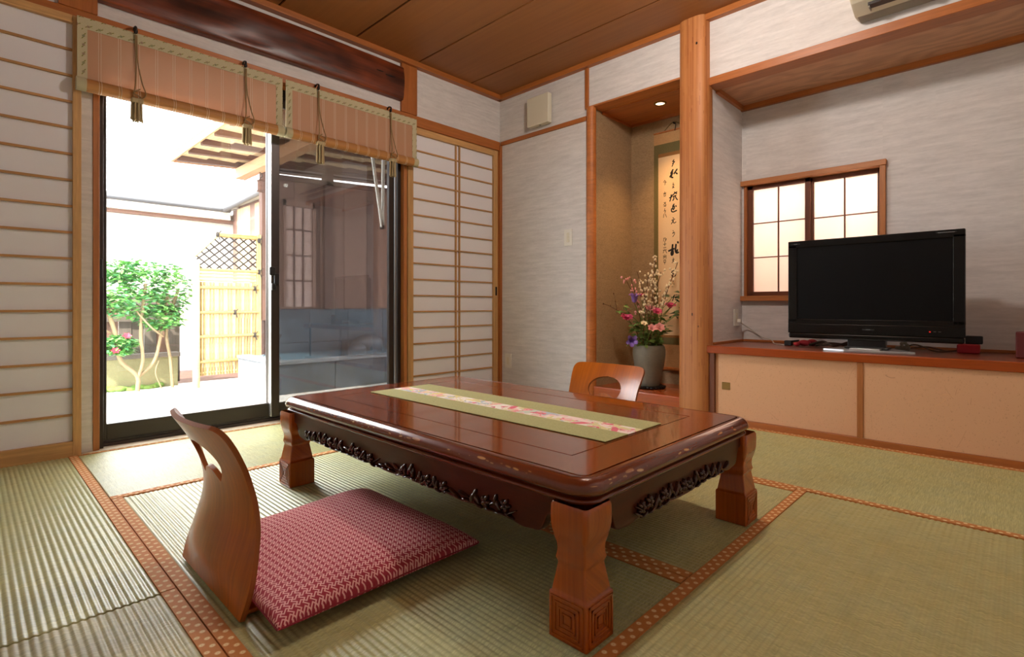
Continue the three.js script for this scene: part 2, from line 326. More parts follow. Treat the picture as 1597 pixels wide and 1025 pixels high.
part('alcove_rear_wall', bx(WX0, WX1, WY1, 2.1, AZ - 0.08, AZ, 0, 'level'), M.wallpaper, wallBack);
part('alcove_rear_wall', bx(WX1, XR, -0.05, 2.1, AZ - 0.08, AZ, 0, 'level'), M.wallpaper, wallBack);
struct('trim_8', bx(0.02, 0.87, KB, KT, -0.05, 0.012, 0.003), M.trim);                         // rail on the back wall
struct('trim_9', bx(0.863, 0.89, 2.05, CB, -0.05, 0.014, 0.003), M.trim);                      // slim post above the niche log
struct('trim_10', bx(0.88, 1.6, 2.056, 2.069, -0.125, 0.004, 0.002), M.log);                   // lintel board of the niche
struct('pillar', rod([0.9, -0.03, -0.012], [0.9, 2.058, -0.012], 0.036, 0.034, 28), M.log);     // round log left of the niche
{                                                                                               // main pillar: a squared log with round corners
  const rows = [], uvs = [], n = 14, m = 40, cx = 1.665, cz = -0.008;
  for (let i = 0; i <= n; i++) {
    const y = lerp(-0.03, CEIL, i / n), row = [], uv = [], k = 1 + 0.05 * (1 - i / n);
    for (let j = 0; j <= m; j++) {
      const a = j / m * Math.PI * 2, c = Math.cos(a), s = Math.sin(a), q = 3.1, rr = 1 / Math.pow(Math.pow(Math.abs(c), q) + Math.pow(Math.abs(s), q), 1 / q);
      const w = 1 + (fbm(j / m, i / n, 6, 3, 421, 2) - 0.5) * 0.015; row.push([cx + c * rr * 0.088 * k * w, y, cz + s * rr * 0.07 * k * w]); uv.push([y, j / m * 0.6]);
    }
    rows.push(row); uvs.push(uv);
  }
  const p = struct('pillar', sheet(rows, uvs), M.pillar);
  part('knot', [ball(1.7, 2.21, 0.061, 0.006, 0.008, 0.003), ball(1.675, 0.62, 0.064, 0.004, 0.01, 0.003), ball(1.71, 0.55, 0.06, 0.004, 0.009, 0.003)], M.dark, p);
}
struct('trim_11', bx(1.74, XR, 1.962, 2.008, -0.1, 0.01, 0.003), M.trim);                      // beam along the alcove head
struct('trim_12', bx(1.745, XR, 1.945, 1.985, AZ, AZ + 0.025, 0.002), M.trim);
struct('trim_13', bx(1.74, 1.765, 1.95, 1.985, AZ, -0.1, 0.002), M.trim);
struct('alcove_ceiling', bx(1.69, XR, 1.978, 2.02, AZ - 0.08, -0.09), M.soffit);
struct('niche_ceiling', bx(0.9, 1.68, 2.05, 2.09, NZ - 0.02, -0.12), M.niche);
struct('trim_14', [bx(NX0, 1.64, 2.035, 2.05, NZ, NZ + 0.015), bx(NX0, NX0 + 0.012, 2.035, 2.05, NZ, -0.12)], M.niche);
const plat = setting('niche_floor');
part('front_board', bx(0.93, 1.6, -0.03, 0.112, -0.1, 0.004, 0.006), M.nicheFloor, plat);
part('floor_board', bx(0.9, 1.66, 0.06, 0.104, -0.32, -0.102, 0.002), M.nicheFloor, plat);
part('floor_board', bx(0.9, 1.66, 0.06, 0.105, NZ, -0.322, 0.002), M.nicheFloor, plat);

// right and front walls, ceiling
struct('wall_right', bx(XR, XR + 0.1, -0.1, CEIL + 0.05, -0.62, ZF + 0.1, 0, 'level'), M.wallpaper);
struct('wall_front', bx(-0.14, XR + 0.1, -0.1, CEIL + 0.05, ZF, ZF + 0.1, 0, 'level'), M.wallpaper);
const ceiling = setting('ceiling');
part('roof_deck', bx(-0.14, XR + 0.1, CEIL + 0.014, CEIL + 0.09, -0.62, ZF + 0.1), M.dark, ceiling);
for (let k = 0, z = -0.12; z < ZF; k++) { const z1 = [0.352, 0.838, 1.318][k] ?? z + 0.483; part('ceiling_board', bx(-0.02, XR, CEIL, CEIL + 0.012, z + 0.0055, Math.min(z1, ZF) - 0.0055, 0.002, 0), M.ceiling, ceiling); z = z1; }
struct('trim_15', bx(-0.02, 0.045, CB, CEIL + 0.002, 0, ZF, 0.004), M.trim);                   // cornice on the garden wall
struct('trim_16', bx(0, XR, CB, CEIL + 0.002, -0.02, 0.04, 0.004), M.trim);                    // cornice on the back wall
struct('trim_17', bx(-0.1, 0.0, 0.0, 0.02, -0.01, 0.0), M.trim);

// ---------- doors ----------
function shojiDoor(name, z0, z1, x, y0, y1, rows, stileW, topW, botW, verticals, grip) {
  const o = setting(name, [x, 0, (z0 + z1) / 2]), d = 0.016;
  part('stile', bx(x - d, x + d, y0, y1, z0, z0 + stileW, 0.002), M.pale, o);
  part('stile', bx(x - d, x + d, y0, y1, z1 - stileW, z1, 0.002), M.pale, o);
  part('top_rail', bx(x - d, x + d, y1 - topW, y1, z0 + stileW, z1 - stileW, 0.002), M.pale, o);
  part('bottom_rail', bx(x - d, x + d, y0, y0 + botW, z0 + stileW, z1 - stileW, 0.002), M.pale, o);
  const a = z0 + stileW, b = z1 - stileW, c = y0 + botW, e = y1 - topW;
  part('paper', bx(x - 0.008, x - 0.006, c, e, a, b), M.shoji, o);
  for (let k = 1; k < rows; k++) { const y = lerp(c, e, k / rows); part('lattice_bar', bx(x - 0.006, x + 0.005, y - 0.005, y + 0.005, a, b), M.paleBar, o); }
  for (const z of verticals) part('lattice_bar', bx(x - 0.006, x + 0.007, c, e, z - 0.005, z + 0.005), M.paleBar, o);
  if (grip) part('finger_pull', bx(x + d - 0.002, x + d + 0.002, 0.755, 0.825, z0 + 0.012, z0 + 0.03, 0.002), M.iron, o);
  return o;
}
shojiDoor('door_1', 0.024, 0.899, -0.012, -0.01, KB - 0.042, 16, 0.045, 0.045, 0.07, [0.437, 0.402].map((z) => z + 0.02), true);
shojiDoor('door_2', 2.672, 3.58, 0.012, -0.01, KB - 0.005, 16, 0.03, 0.035, 0.075, [], false);

// aluminium sliding glass door with an insect screen on its right half
const slider = setting('door_3', [-0.08, 0, 1.77]);
const DT = 1.9;
part('outer_frame', [bx(-0.13, -0.02, 0.0, DT, 2.586, 2.604, 0.002), bx(-0.13, -0.04, 0.0, DT, 0.93, 0.952, 0.002), bx(-0.13, -0.03, DT - 0.03, DT + 0.03, 0.93, 2.604)], M.alu, slider);
part('sill_track', [bx(-0.14, -0.055, -0.03, 0.018, 0.93, 2.604, 0.002), bx(-0.104, -0.1, 0.018, 0.028, 0.93, 2.604), bx(-0.075, -0.07, 0.018, 0.028, 0.93, 2.604)], M.alu, slider);
function sash(x, z0, z1, zl, zr) {
  part('stile', bx(x - 0.014, x + 0.014, 0.03, DT - 0.02, z1 - zl, z1, 0.002), M.alu, slider);
  part('stile', bx(x - 0.014, x + 0.014, 0.03, DT - 0.02, z0, z0 + zr, 0.002), M.alu, slider);
  part('bottom_rail', bx(x - 0.014, x + 0.014, 0.03, 0.105, z0 + zr, z1 - zl, 0.002), M.alu, slider);
  part('top_rail', bx(x - 0.014, x + 0.014, DT - 0.07, DT - 0.02, z0 + zr, z1 - zl, 0.002), M.alu, slider);
  part('pane', bx(x - 0.0005, x + 0.0005, 0.1, DT - 0.06, z0 + zr - 0.005, z1 - zl + 0.005), M.glass, slider);
}
sash(-0.088, 1.765, 2.588, 0.022, 0.045);
sash(-0.054, 0.99, 1.81, 0.046, 0.034);
part('edge_strip', bx(-0.07, -0.04, 0.032, DT - 0.02, 1.81, 1.813), M.silver, slider);
part('weather_strip', bx(-0.06, -0.05, 0.03, DT - 0.03, 0.962, 0.97), M.aluBright, slider);
part('latch', [bx(-0.042, -0.022, 0.79, 0.86, 1.77, 1.8, 0.006), bx(-0.034, -0.016, 0.845, 0.895, 1.795, 1.828, 0.007), bx(-0.038, -0.02, 0.76, 0.80, 1.79, 1.815, 0.006)], M.black, slider);
part('catch', bx(-0.03, -0.018, 0.8, 0.89, 2.59, 2.602, 0.002), M.black, slider);
M.screenMesh = std('#2a2629', { transparent: true, opacity: 0.62, roughness: 0.9, side: THREE.DoubleSide });
const screenDoor = setting('door_4', [-0.118, 0, 1.38]);
part('screen_mesh', bx(-0.1185, -0.1175, 0.06, DT - 0.05, 0.98, 1.79), M.screenMesh, screenDoor);
part('screen_frame', [bx(-0.126, -0.11, 0.03, DT - 0.02, 0.955, 0.985), bx(-0.126, -0.11, 0.03, DT - 0.02, 1.785, 1.81), bx(-0.126, -0.11, 0.03, 0.065, 0.98, 1.79)], M.alu, screenDoor);

// small paper-glazed window in the alcove
M.paneGlow = phys('#fff0e4', { transmission: 0.38, thickness: 0, roughness: 1 });
const win = setting('window_1', [(WX0 + WX1) / 2, WY0, AZ]);
part('window_frame', bx(WX0 - 0.03, WX1 + 0.02, WY1 - 0.012, WY1 + 0.02, AZ - 0.05, AZ + 0.03, 0.003), M.casing, win);
part('window_frame', bx(WX1 - 0.012, WX1 + 0.016, WY0 - 0.02, WY1, AZ - 0.05, AZ + 0.022, 0.003), M.casing, win);
part('window_frame', bx(WX0 - 0.012, WX0 + 0.006, WY0, WY1, AZ - 0.05, AZ + 0.012, 0.003), M.trim, win);
part('window_sill', bx(WX0 - 0.035, WX1 + 0.02, WY0 - 0.028, WY0 + 0.004, AZ - 0.05, AZ + 0.034, 0.003), M.casing, win);
M.sash = std('#7d4420', { map: grain, roughness: 0.5 });
function paperSash(x0, x1, z, l, r) {
  const y0 = WY0 + 0.004, y1 = WY1 - 0.012, s = part('window_sash', [bx(x0, x0 + l, y0, y1, z - 0.012, z + 0.012, 0.002), bx(x1 - r, x1, y0, y1, z - 0.012, z + 0.012, 0.002), bx(x0, x1, y0, y0 + 0.028, z - 0.012, z + 0.012, 0.002), bx(x0, x1, y1 - 0.026, y1, z - 0.012, z + 0.012, 0.002)], M.sash, win);
  const a = x0 + l, b = x1 - r, c = y0 + 0.028, e = y1 - 0.026, m = (a + b) / 2;
  part('muntin', bx(m - 0.0035, m + 0.0035, c, e, z - 0.004, z + 0.008), M.sash, s);
  for (const k of [1, 2]) part('muntin', bx(a, b, lerp(c, e, k / 3) - 0.003, lerp(c, e, k / 3) + 0.003, z - 0.004, z + 0.008), M.sash, s);
  for (let i = 0; i < 2; i++) for (let j = 0; j < 3; j++) part('pane', bx(lerp(a, b, i / 2), lerp(a, b, (i + 1) / 2), lerp(c, e, j / 3), lerp(c, e, (j + 1) / 3), z - 0.006, z - 0.005), M.paneGlow, s);
}
paperSash(WX0 + 0.004, 2.146, AZ - 0.022, 0.034, 0.03);
paperSash(2.128, WX1 - 0.008, AZ + 0.004 - 0.004 - 0.046, 0.03, 0.022);
// ---------- outside: terrace, stone bath, fence, garden ----------
const G = -0.2;
M.terrace = std('#d8d6d0', { map: rep(mottle, 1), roughness: 0.8 });
M.board = std('#84665a', { map: rep(grain, 1, 1.4), roughness: 0.8 });
M.boardDark = std('#624840', { map: rep(grain, 1, 1.4), roughness: 0.8 });
M.boardGrey = std('#6a645e', { map: rep(grain, 1, 1.4), roughness: 0.9 });
M.rafter = std('#5a3d30', { map: rep(grain, 1, 1.5), roughness: 0.8 });
M.roofBoard = std('#cdb692', { map: rep(grain, 1, 1.2), roughness: 0.85 });
M.purlin = std('#b98d68', { map: rep(grain, 1, 1.2), roughness: 0.75 });
M.stone = std('#5f6a73', { map: rep(stoneTex, 1.6), roughness: 0.7 });
M.stonePale = std('#8f979c', { map: rep(stoneTex, 1.6), roughness: 0.6 });
M.concrete = std('#7f7a58', { map: rep(mottle, 1.5), roughness: 0.95 });
M.bamboo = std('#a68b52', { map: rep(grain, 1, 2), roughness: 0.5 });
M.bambooPale = std('#c0aa78', { map: rep(grain, 1, 2), roughness: 0.5 });
M.cordBlack = std('#221d19', { roughness: 0.9 });
M.plaster = std('#e6e2d8', { map: rep(mottle, 0.7), roughness: 0.95 });
const ground = setting('ground');
part('soil', bx(-9, -0.1, G - 0.3, G - 0.03, -6, 8), M.boardDark, ground);
for (let i = 0, x = -0.14; i < 6; i++, x -= 0.6) for (let j = 0; j < 9; j++) { const z = 4.4 - j * 0.6; if (z > -1 || x > -2.1) part('paving_slab', bx(x - 0.597, x, G - 0.05, G, z - 0.597, z, 0.004), M.terrace, ground); }

// stone bath
const bath = thing('stone_bath', 'grey stone outdoor bath filled with water behind the glass door', 'bath', [-2.65, G, -0.3]);
const BT = 0.125;
for (const [a, b] of [[0.335, 0.93], [-0.265, 0.335], [-0.865, -0.265], [-1.465, -0.865]]) part('front_slab', bx(-2.24, -2.117, G, BT - 0.035, a + 0.0015, b - 0.0015, 0.004), M.stone, bath);
part('side_slab', bx(-3.2, -2.24, G, BT - 0.035, 0.81, 0.93, 0.004), M.stonePale, bath);
part('rim', [bx(-2.25, -2.1, BT - 0.033, BT, -1.47, 0.945, 0.006), bx(-3.2, -2.25, BT - 0.033, BT, 0.8, 0.945, 0.006)], M.stonePale, bath);
M.water = phys('#a9cfe0', { transmission: 0.7, thickness: 0, roughness: 0.02, ior: 1.33 });
part('basin', bx(-3.26, -2.24, G, G + 0.06, -1.47, 0.8), M.stonePale, bath);
part('water', bx(-3.26, -2.24, BT - 0.022, BT - 0.02, -1.47, 0.8), M.water, bath);
solo('spout_rock', [ball(-3.1, 0.16, -0.62, 0.16, 0.14, 0.22, 9, 7), ball(-3.0, 0.12, -0.42, 0.1, 0.08, 0.13, 8, 6)], M.stone, 'dark rounded rock at the far right end of the stone bath', 'rock');

// bath house wall: stone tiles below, boards above, a gap of sky under the roof
const bathWall = setting('wall_bath');
const BX = -3.3;
part('backing', bx(BX - 0.1, BX - 0.03, G, 2.16, -2.6, 0.6), M.boardDark, bathWall);
for (let i = 0; i < 6; i++) { const b = 0.58 - i * 0.52; for (const [y0, y1] of [[G, 0.22], [0.22, 0.632]]) part('wall_tile', bx(BX - 0.03, BX, y0 + 0.0015, y1 - 0.0015, b - 0.52 + 0.0015, b - 0.0015, 0.003), M.stone, bathWall); }
for (let i = 0; i < 19; i++) { const b = 0.58 - i * 0.165; part('wall_board', bx(BX - 0.03, BX - 0.008 - 0.003 * (i % 2), 0.634, 2.18 + i * 0.008, b - 0.164, b, 0.002), i % 5 === 3 ? M.boardDark : M.board, bathWall); }
part('window_frame', [bx(BX - 0.02, BX + 0.02, 0.66, 1.95, 0.36, 0.39), bx(BX - 0.02, BX + 0.02, 0.66, 1.95, -0.01, 0.03), bx(BX - 0.02, BX + 0.02, 1.88, 1.95, 0.0, 0.39)], M.board, bathWall);
M.paneDim = std('#a98f86', { roughness: 0.8 });
part('window_pane', bx(BX - 0.006, BX - 0.004, 0.66, 1.9, 0.03, 0.37), M.paneDim, bathWall);
for (let i = 1; i < 3; i++) part('lattice_bar', bx(BX - 0.01, BX + 0.012, 0.66, 1.9, 0.03 + i * 0.11, 0.045 + i * 0.11), M.boardDark, bathWall);
for (let i = 1; i < 4; i++) part('lattice_bar', bx(BX - 0.01, BX + 0.01, 0.66 + i * 0.31, 0.675 + i * 0.31, 0.03, 0.36), M.boardDark, bathWall);
part('wall_post', bx(BX - 0.06, BX + 0.035, 0.632, 2.42, -0.24, -0.12, 0.004), M.boardDark, bathWall);
part('wall_post', bx(BX - 0.05, BX + 0.04, 0.5, 2.25, 0.585, 0.65, 0.004), M.rafter, bathWall);
part('wall_plate', bar([BX, 2.19, 0.62], [BX, 2.36, -2.6], 0.07, 0.06), M.boardDark, bathWall);

// roof over the bath
const roof = thing('bath_roof', 'wooden roof with exposed rafters over the stone bath', 'roof', [-2, 2.2, 0]);
part('purlin', bx(-3.75, -0.14, 2.2, 2.325, 0.66, 0.78, 0.006), M.purlin, roof);
part('purlin', bx(-3.75, -0.14, 2.38, 2.48, -1.6, -1.48, 0.006), M.purlin, roof);
for (let i = 0; i < 9; i++) { const x = -3.66 + i * 0.42; part('rafter', bar([x, 2.31, 1.4], [x, 2.576, -2.4], 0.06, 0.06), M.rafter, roof); }
for (let i = 0; i < 13; i++) { const z = 1.42 - i * 0.3; part('roof_board', bar([-3.78, 2.348 + (1.42 - z) * 0.07, z - 0.149], [-0.14, 2.348 + (1.42 - z) * 0.07, z - 0.149], 0.297, 0.014), M.roofBoard, roof); }
part('roof_edge', [bar([-3.785, 2.325, 1.42], [-3.785, 2.6, -2.5], 0.03, 0.08), bx(-3.8, -0.14, 2.29, 2.36, 1.42, 1.44)], M.purlin, roof);
part('eave_beam', bar([-3.3, 2.33, 0.66], [-3.3, 2.47, -1.5], 0.08, 0.07), M.rafter, roof);
part('roof_cover', bar([-1.96, 2.375, 1.44], [-1.96, 2.65, -2.5], 3.7, 0.02), M.boardDark, roof);
const dress = thing('hanging_lantern', 'small rusty hanging lantern below the end of the roof purlin', 'lantern', [-3.2, 2.0, 0.68]);
part('hook', tube([[-3.2, 2.2, 0.7], [-3.2, 2.17, 0.67], [-3.2, 2.13, 0.69]], 0.006, 12), M.iron, dress);
part('cage', [lathe([[0, 2.13], [0.05, 2.1], [0.035, 2.09], [0.035, 1.99], [0.045, 1.98], [0, 1.97]], -3.2, 0, 0.69, 8)], M.rafter, dress);
solo('wall_lamp', ball(-3.2, 2.1, 0.4, 0.025), M.plasticWhite, 'small round white lamp high on the bath house wall', 'lamp');

// two white stays outside the right half of the door
const stays = thing('laundry_pole_holder', 'white metal pole holder hanging in a V outside the glass door', 'bracket', [-0.4, 1.27, 0.88]);
part('stay', bar([-0.4, 1.9, 0.955], [-0.4, 1.27, 0.853], 0.014, 0.02), M.plasticWhite, stays);
part('stay', bar([-0.4, 1.9, 0.842], [-0.4, 1.27, 0.848], 0.014, 0.02), M.plasticWhite, stays);
part('bolt', rod([-0.42, 1.262, 0.85], [-0.38, 1.262, 0.85], 0.014), M.iron, stays);

struct('eave_beam', bx(-0.46, -0.34, 1.9, 2.0, -0.4, 3.2, 0.006), M.purlin);                    // beam under our own eave, carries the pole holder
for (const z of [-0.4, 3.1]) struct('eave_bracket', bx(-0.34, -0.1, 1.91, 1.99, z, z + 0.1, 0.004), M.purlin);
M.gutter = std('#4a4b4e', { roughness: 0.5 });
// neighbouring house
const house = thing('neighbour_house', 'pale neighbouring house with grey gutter and board siding beyond the garden', 'building', [-5, G, 1]);
for (let i = 0; i < 11; i++) part('siding_board', bx(-3.36 - (i + 1) * 0.165, -3.36 - i * 0.165 - 0.003, 0.5, 2.05, 0.3, 0.335, 0.002), i % 4 === 2 ? M.board : M.roofBoard, house);
part('side_wall', bx(-5.3, -3.44, G, 2.1, 0.2, 0.3), M.board, house);
part('far_wall', bx(-5.35, -5.25, G, 2.0, 0.3, 7), M.plaster, house);
part('eave_board', bx(-5.2, -5.08, 1.9, 2.0, 0.4, 7), M.plaster, house);
part('soffit', bx(-5.25, -5.15, 1.86, 1.9, 0.3, 7), M.board, house);
part('gutter', [rod([-5.02, 2.03, 0.42], [-5.02, 2.03, 7], 0.04), rod([-5.05, 2.03, 0.5], [-3.4, 2.1, 0.5], 0.04)], M.gutter, house);
part('eave_roof', [bar([-5.3, 2.08, 7], [-5.3, 2.08, 0.3], 0.5, 0.03), bx(-5.3, -3.4, 2.1, 2.14, 0.0, 0.46)], M.plaster, house);

// bamboo fence
const FX = -3.27;
const fence = thing('bamboo_fence', 'yellow bamboo sleeve fence with a diamond lattice top beside the bath', 'fence', [FX, G, 1.02]);
const culm = (a, b, r) => { const g = [rod(a, b, r, r, 10)], n = Math.max(1, Math.round(V(...a).distanceTo(V(...b)) / 0.3)); for (let i = 1; i < n; i++) { const t = i / n, p = a.map((q, k) => lerp(q, b[k], t)); const d = V(...b).sub(V(...a)).normalize().multiplyScalar(0.004); g.push(rod(p.map((q, k) => q - d.toArray()[k]), p.map((q, k) => q + d.toArray()[k]), r * 1.08, r * 1.08, 10)); } return g; };
part('post', culm([FX, G, 0.685], [FX, 1.49, 0.685], 0.03), M.bamboo, fence);
part('post', culm([FX + 0.04, G, 1.335], [FX + 0.04, 1.15, 1.335], 0.036), M.bambooPale, fence);
part('sloping_rail', culm([FX, 1.44, 1.12], [FX, 1.2, 1.345], 0.02), M.bambooPale, fence);
part('rail', culm([FX, 1.45, 1.13], [FX, 1.45, 0.67], 0.026), M.bamboo, fence);
for (const y of [1.06, 0.87, 0.6, 0.34, 0.07]) part('rail', culm([FX + 0.028, y, 1.32], [FX + 0.028, y, 0.69], 0.017), M.bamboo, fence);
for (const y of [1.02, 0.985, 0.95, -0.05]) part('slat', rod([FX, y, 1.32], [FX, y, 0.69], 0.011), M.bambooPale, fence);
for (let i = 0; i < 21; i++) part('cane', culm([FX, G + 0.12, 1.305 - i * 0.03], [FX, 0.93, 1.305 - i * 0.03], 0.0135), i % 3 ? M.bamboo : M.bambooPale, fence);
for (let k = 0; k < 2; k++) for (let i = -5; i < 12; i++) {                 // diamond lattice, clipped to the opening under the sloping rail
  const s = k ? 1 : -1, inside = (y, z) => y < Math.min(1.44, 1.44 - (z - 1.12) * 1.07) && y > 1.07 && z > 0.7 && z < 1.32; let a, b;
  for (let t = 0; t <= 60; t++) { const z = 0.7 + t / 60 * 0.62, y = 1.07 + i * 0.085 + s * (z - 1.0) * 0.85 + 0.03; if (inside(y, z)) { a ??= [y, z]; b = [y, z]; } }
  if (a && b && a !== b && Math.abs(a[1] - b[1]) > 0.03) part('lattice_cane', rod([FX + k * 0.008, ...a], [FX + k * 0.012, ...b], 0.008), M.cordBlack, fence);
}
for (const [y, z] of [[1.45, 1.125], [1.42, 0.69], [1.06, 0.69], [0.87, 0.74], [0.6, 0.95], [0.34, 0.74]]) part('cord_tie', [ball(FX + 0.03, y, z, 0.026, 0.03, 0.02, 7, 5), rod([FX + 0.045, y, z], [FX + 0.05, y - 0.06, z - 0.02], 0.005), rod([FX + 0.045, y, z], [FX + 0.05, y + 0.04, z - 0.03], 0.005)], M.cordBlack, fence);

// low garden wall, its timber cap and the board fence behind the shrub
const curb = thing('garden_wall', 'low mossy concrete garden wall with a weathered timber cap', 'wall', [-3.62, G, 2.6]);
part('wall_body', bx(-3.68, -3.58, G, 0.12, 1.42, 4.6), M.concrete, curb);
part('cap', bx(-3.7, -3.55, 0.12, 0.165, 1.4, 4.6, 0.005), M.boardGrey, curb);
part('moss', [...Array(26)].map((_, i) => ball(-3.5 - hash(i, 1, 9) * 0.09, G + 0.01 + hash(i, 2, 9) * 0.02, 1.6 + i * 0.05, 0.05, 0.03, 0.06, 6, 4)), std('#5d7a36', { roughness: 1 }), curb);
const boards = thing('board_fence', 'weathered vertical board fence behind the camellia shrub', 'fence', [-3.95, G, 2.4]);
for (let i = 0; i < 26; i++) part('fence_board', bx(-3.96, -3.94 + 0.008 * (i % 2), G, 0.78, 4.3 - i * 0.115 - 0.111, 4.3 - i * 0.115, 0.002), i % 4 ? M.boardGrey : M.board, boards);
part('fence_rail', bx(-3.93, -3.9, 0.5, 0.56, 1.32, 4.3), M.boardGrey, boards);

// camellia shrub
const shrub = thing('camellia_shrub', 'camellia shrub with glossy green leaves and a few red flowers', 'shrub', [-3.4, G, 1.85]);
M.bark = std('#8a7658', { map: rep(mottle, 2), roughness: 0.9 });
M.leaf = phys('#6aa552', { roughness: 0.45, side: THREE.DoubleSide, transmission: 0.3, thickness: 0 });
M.leafDark = phys('#45804e', { roughness: 0.4, side: THREE.DoubleSide, transmission: 0.25, thickness: 0 });
M.red = std('#c8283c', { roughness: 0.6, side: THREE.DoubleSide });
const R = rnd(77);
for (const [p, r] of [[[[-3.4, G, 1.82], [-3.4, -0.05, 1.82], [-3.45, 0.12, 1.95], [-3.42, 0.4, 2.0], [-3.4, 0.75, 2.1]], 0.021], [[[-3.4, -0.08, 1.82], [-3.38, 0.1, 1.78], [-3.36, 0.4, 1.8], [-3.4, 0.9, 1.75]], 0.016], [[[-3.4, -0.06, 1.82], [-3.42, 0.08, 1.68], [-3.4, 0.35, 1.62], [-3.42, 0.8, 1.55]], 0.016], [[[-3.45, G, 1.5], [-3.45, 0.1, 1.52], [-3.43, 0.4, 1.56], [-3.44, 0.85, 1.45]], 0.016], [[[-3.46, 0.36, 1.98], [-3.4, 0.5, 2.15], [-3.38, 0.72, 2.25]], 0.01], [[[-3.38, 0.35, 1.6], [-3.3, 0.45, 1.72], [-3.3, 0.62, 1.85]], 0.009], [[[-3.45, G, 1.6], [-3.42, -0.02, 1.66], [-3.43, 0.1, 1.63]], 0.007]]) part('stem', tube(p, r, 20, 7), M.bark, shrub);
function leafGeo(l, w, fold = 0.25) { const g = new THREE.BufferGeometry(), p = [0, 0, 0, -w, w * fold, l * 0.45, 0, 0, l * 0.5, w, w * fold, l * 0.45, 0, -w * 0.2, l]; g.setAttribute('position', new THREE.Float32BufferAttribute(p, 3)); g.setAttribute('uv', new THREE.Float32BufferAttribute(new Float32Array(10), 2)); g.setIndex([0, 1, 2, 0, 2, 3, 1, 4, 2, 2, 4, 3]); return g; }
function leafAt(p, l, w, r, droop = 0) { const g = leafGeo(l * (0.75 + r() * 0.5), w); g.rotateX(-0.3 + r() * 0.9 + droop); g.rotateZ((r() - 0.5) * 1.2); g.rotateY(r() * 6.3); g.translate(...p); g.computeVertexNormals(); return g; }
const cloud = (n, mat, blobs, l, w, seed, name) => { const r = rnd(seed), list = []; for (let i = 0; i < n; i++) { const [x, y, z, a, b, c] = blobs[Math.floor(r() * blobs.length)]; const u = r() * 6.283, t = Math.acos(2 * r() - 1), q = Math.cbrt(0.25 + 0.75 * r()); list.push(leafAt([x + a * q * Math.sin(t) * Math.cos(u), y + b * q * Math.cos(t), z + c * q * Math.sin(t) * Math.sin(u)], l, w, r)); } const m = part(name, list, mat, shrub); m.userData.kind = 'stuff'; return m; };
const crown = [[-3.45, 0.82, 2.05, 0.2, 0.22, 0.24], [-3.45, 0.95, 1.75, 0.22, 0.22, 0.28], [-3.48, 0.85, 1.5, 0.2, 0.3, 0.18], [-3.4, 0.7, 1.85, 0.2, 0.16, 0.3], [-3.45, 0.62, 2.25, 0.15, 0.2, 0.16], [-3.4, 0.28, 1.98, 0.1, 0.1, 0.14], [-3.42, 0.55, 1.6, 0.14, 0.14, 0.2], [-3.45, 1.02, 1.95, 0.16, 0.12, 0.25], [-3.45, 0.72, 2.55, 0.2, 0.25, 0.3]];
cloud(2600, M.leaf, crown, 0.075, 0.019, 5, 'foliage');
cloud(1500, M.leafDark, crown, 0.075, 0.019, 6, 'foliage');
for (const [x, y, z] of [[-3.28, 0.36, 1.93], [-3.3, 0.22, 2.02], [-3.3, 0.75, 2.2]]) part('flower', [0, 1, 2, 3, 4, 5].map((k) => { const g = leafGeo(0.05, 0.022, 0.5); g.rotateX(-0.7); g.rotateY(k * 1.05); g.rotateZ(-0.9); g.translate(x, y, z); g.computeVertexNormals(); return g; }), M.red, shrub);

// outside the small window: a sunlit timber screen
const screen = thing('timber_screen', 'warm timber screen seen as a glow through the paper window', 'fence', [2.1, G, -1.1]);
M.warmBoard = std('#e0965a', { map: grain, roughness: 0.8 });
for (let i = 0; i < 14; i++) part('screen_board', bx(1.0 + i * 0.16, 1.155 + i * 0.16, G, 1.18, -1.12, -1.09, 0.003), M.warmBoard, screen);
struct('ground', bx(0, 6, G - 0.1, G, -6, -0.66), M.terrace);
// ---------- counter and cabinet in the alcove ----------
const counter = thing('counter', 'long glossy red-brown wooden counter under the television', 'counter', [2.58, 0.4, -0.25]);
part('top', bx(AX, XR, 0.405, 0.4385, AZ, 0.0, 0.002, 0), M.counter, counter);
part('front_edge', bx(AX + 0.003, XR, 0.396, 0.439, 0.0, 0.036, 0.005, 0), M.counterEdge, counter);
part('backsplash', [bx(AX, XR, 0.4385, 0.453, AZ, AZ + 0.012, 0.002, 0), bx(AX, AX + 0.012, 0.4385, 0.453, AZ, -0.05, 0.002, 2)], M.trim, counter);
const cab = thing('cabinet', 'low cabinet with two sliding peach paper doors below the counter', 'cabinet', [2.58, 0, -0.2]);
part('side_post', bx(1.752, 1.79, 0, 0.396, -0.3, 0.022, 0.003), M.sash, cab);
part('base_rail', bx(1.752, XR, -0.02, 0.03, -0.04, 0.028, 0.003, 0), M.trim, cab);
part('carcass', bx(1.79, XR, 0.0, 0.4, AZ, -0.04), M.dark, cab);
const dl = part('door', bx(1.79, 2.51, 0.03, 0.396, -0.012, 0.004, 0.001, 0), M.fusuma, cab);
part('recessed_pull', [bx(1.826, 1.873, 0.19, 0.232, 0.003, 0.0065, 0.002), bx(1.834, 1.865, 0.197, 0.225, 0.006, 0.0075)], M.brass, dl);
const dr = part('door', bx(2.5, 3.24, 0.03, 0.396, 0.007, 0.02, 0.001, 0), M.fusuma, cab);
part('door_edge', bx(2.493, 2.519, 0.03, 0.396, 0.006, 0.026, 0.002), M.casing, dr);

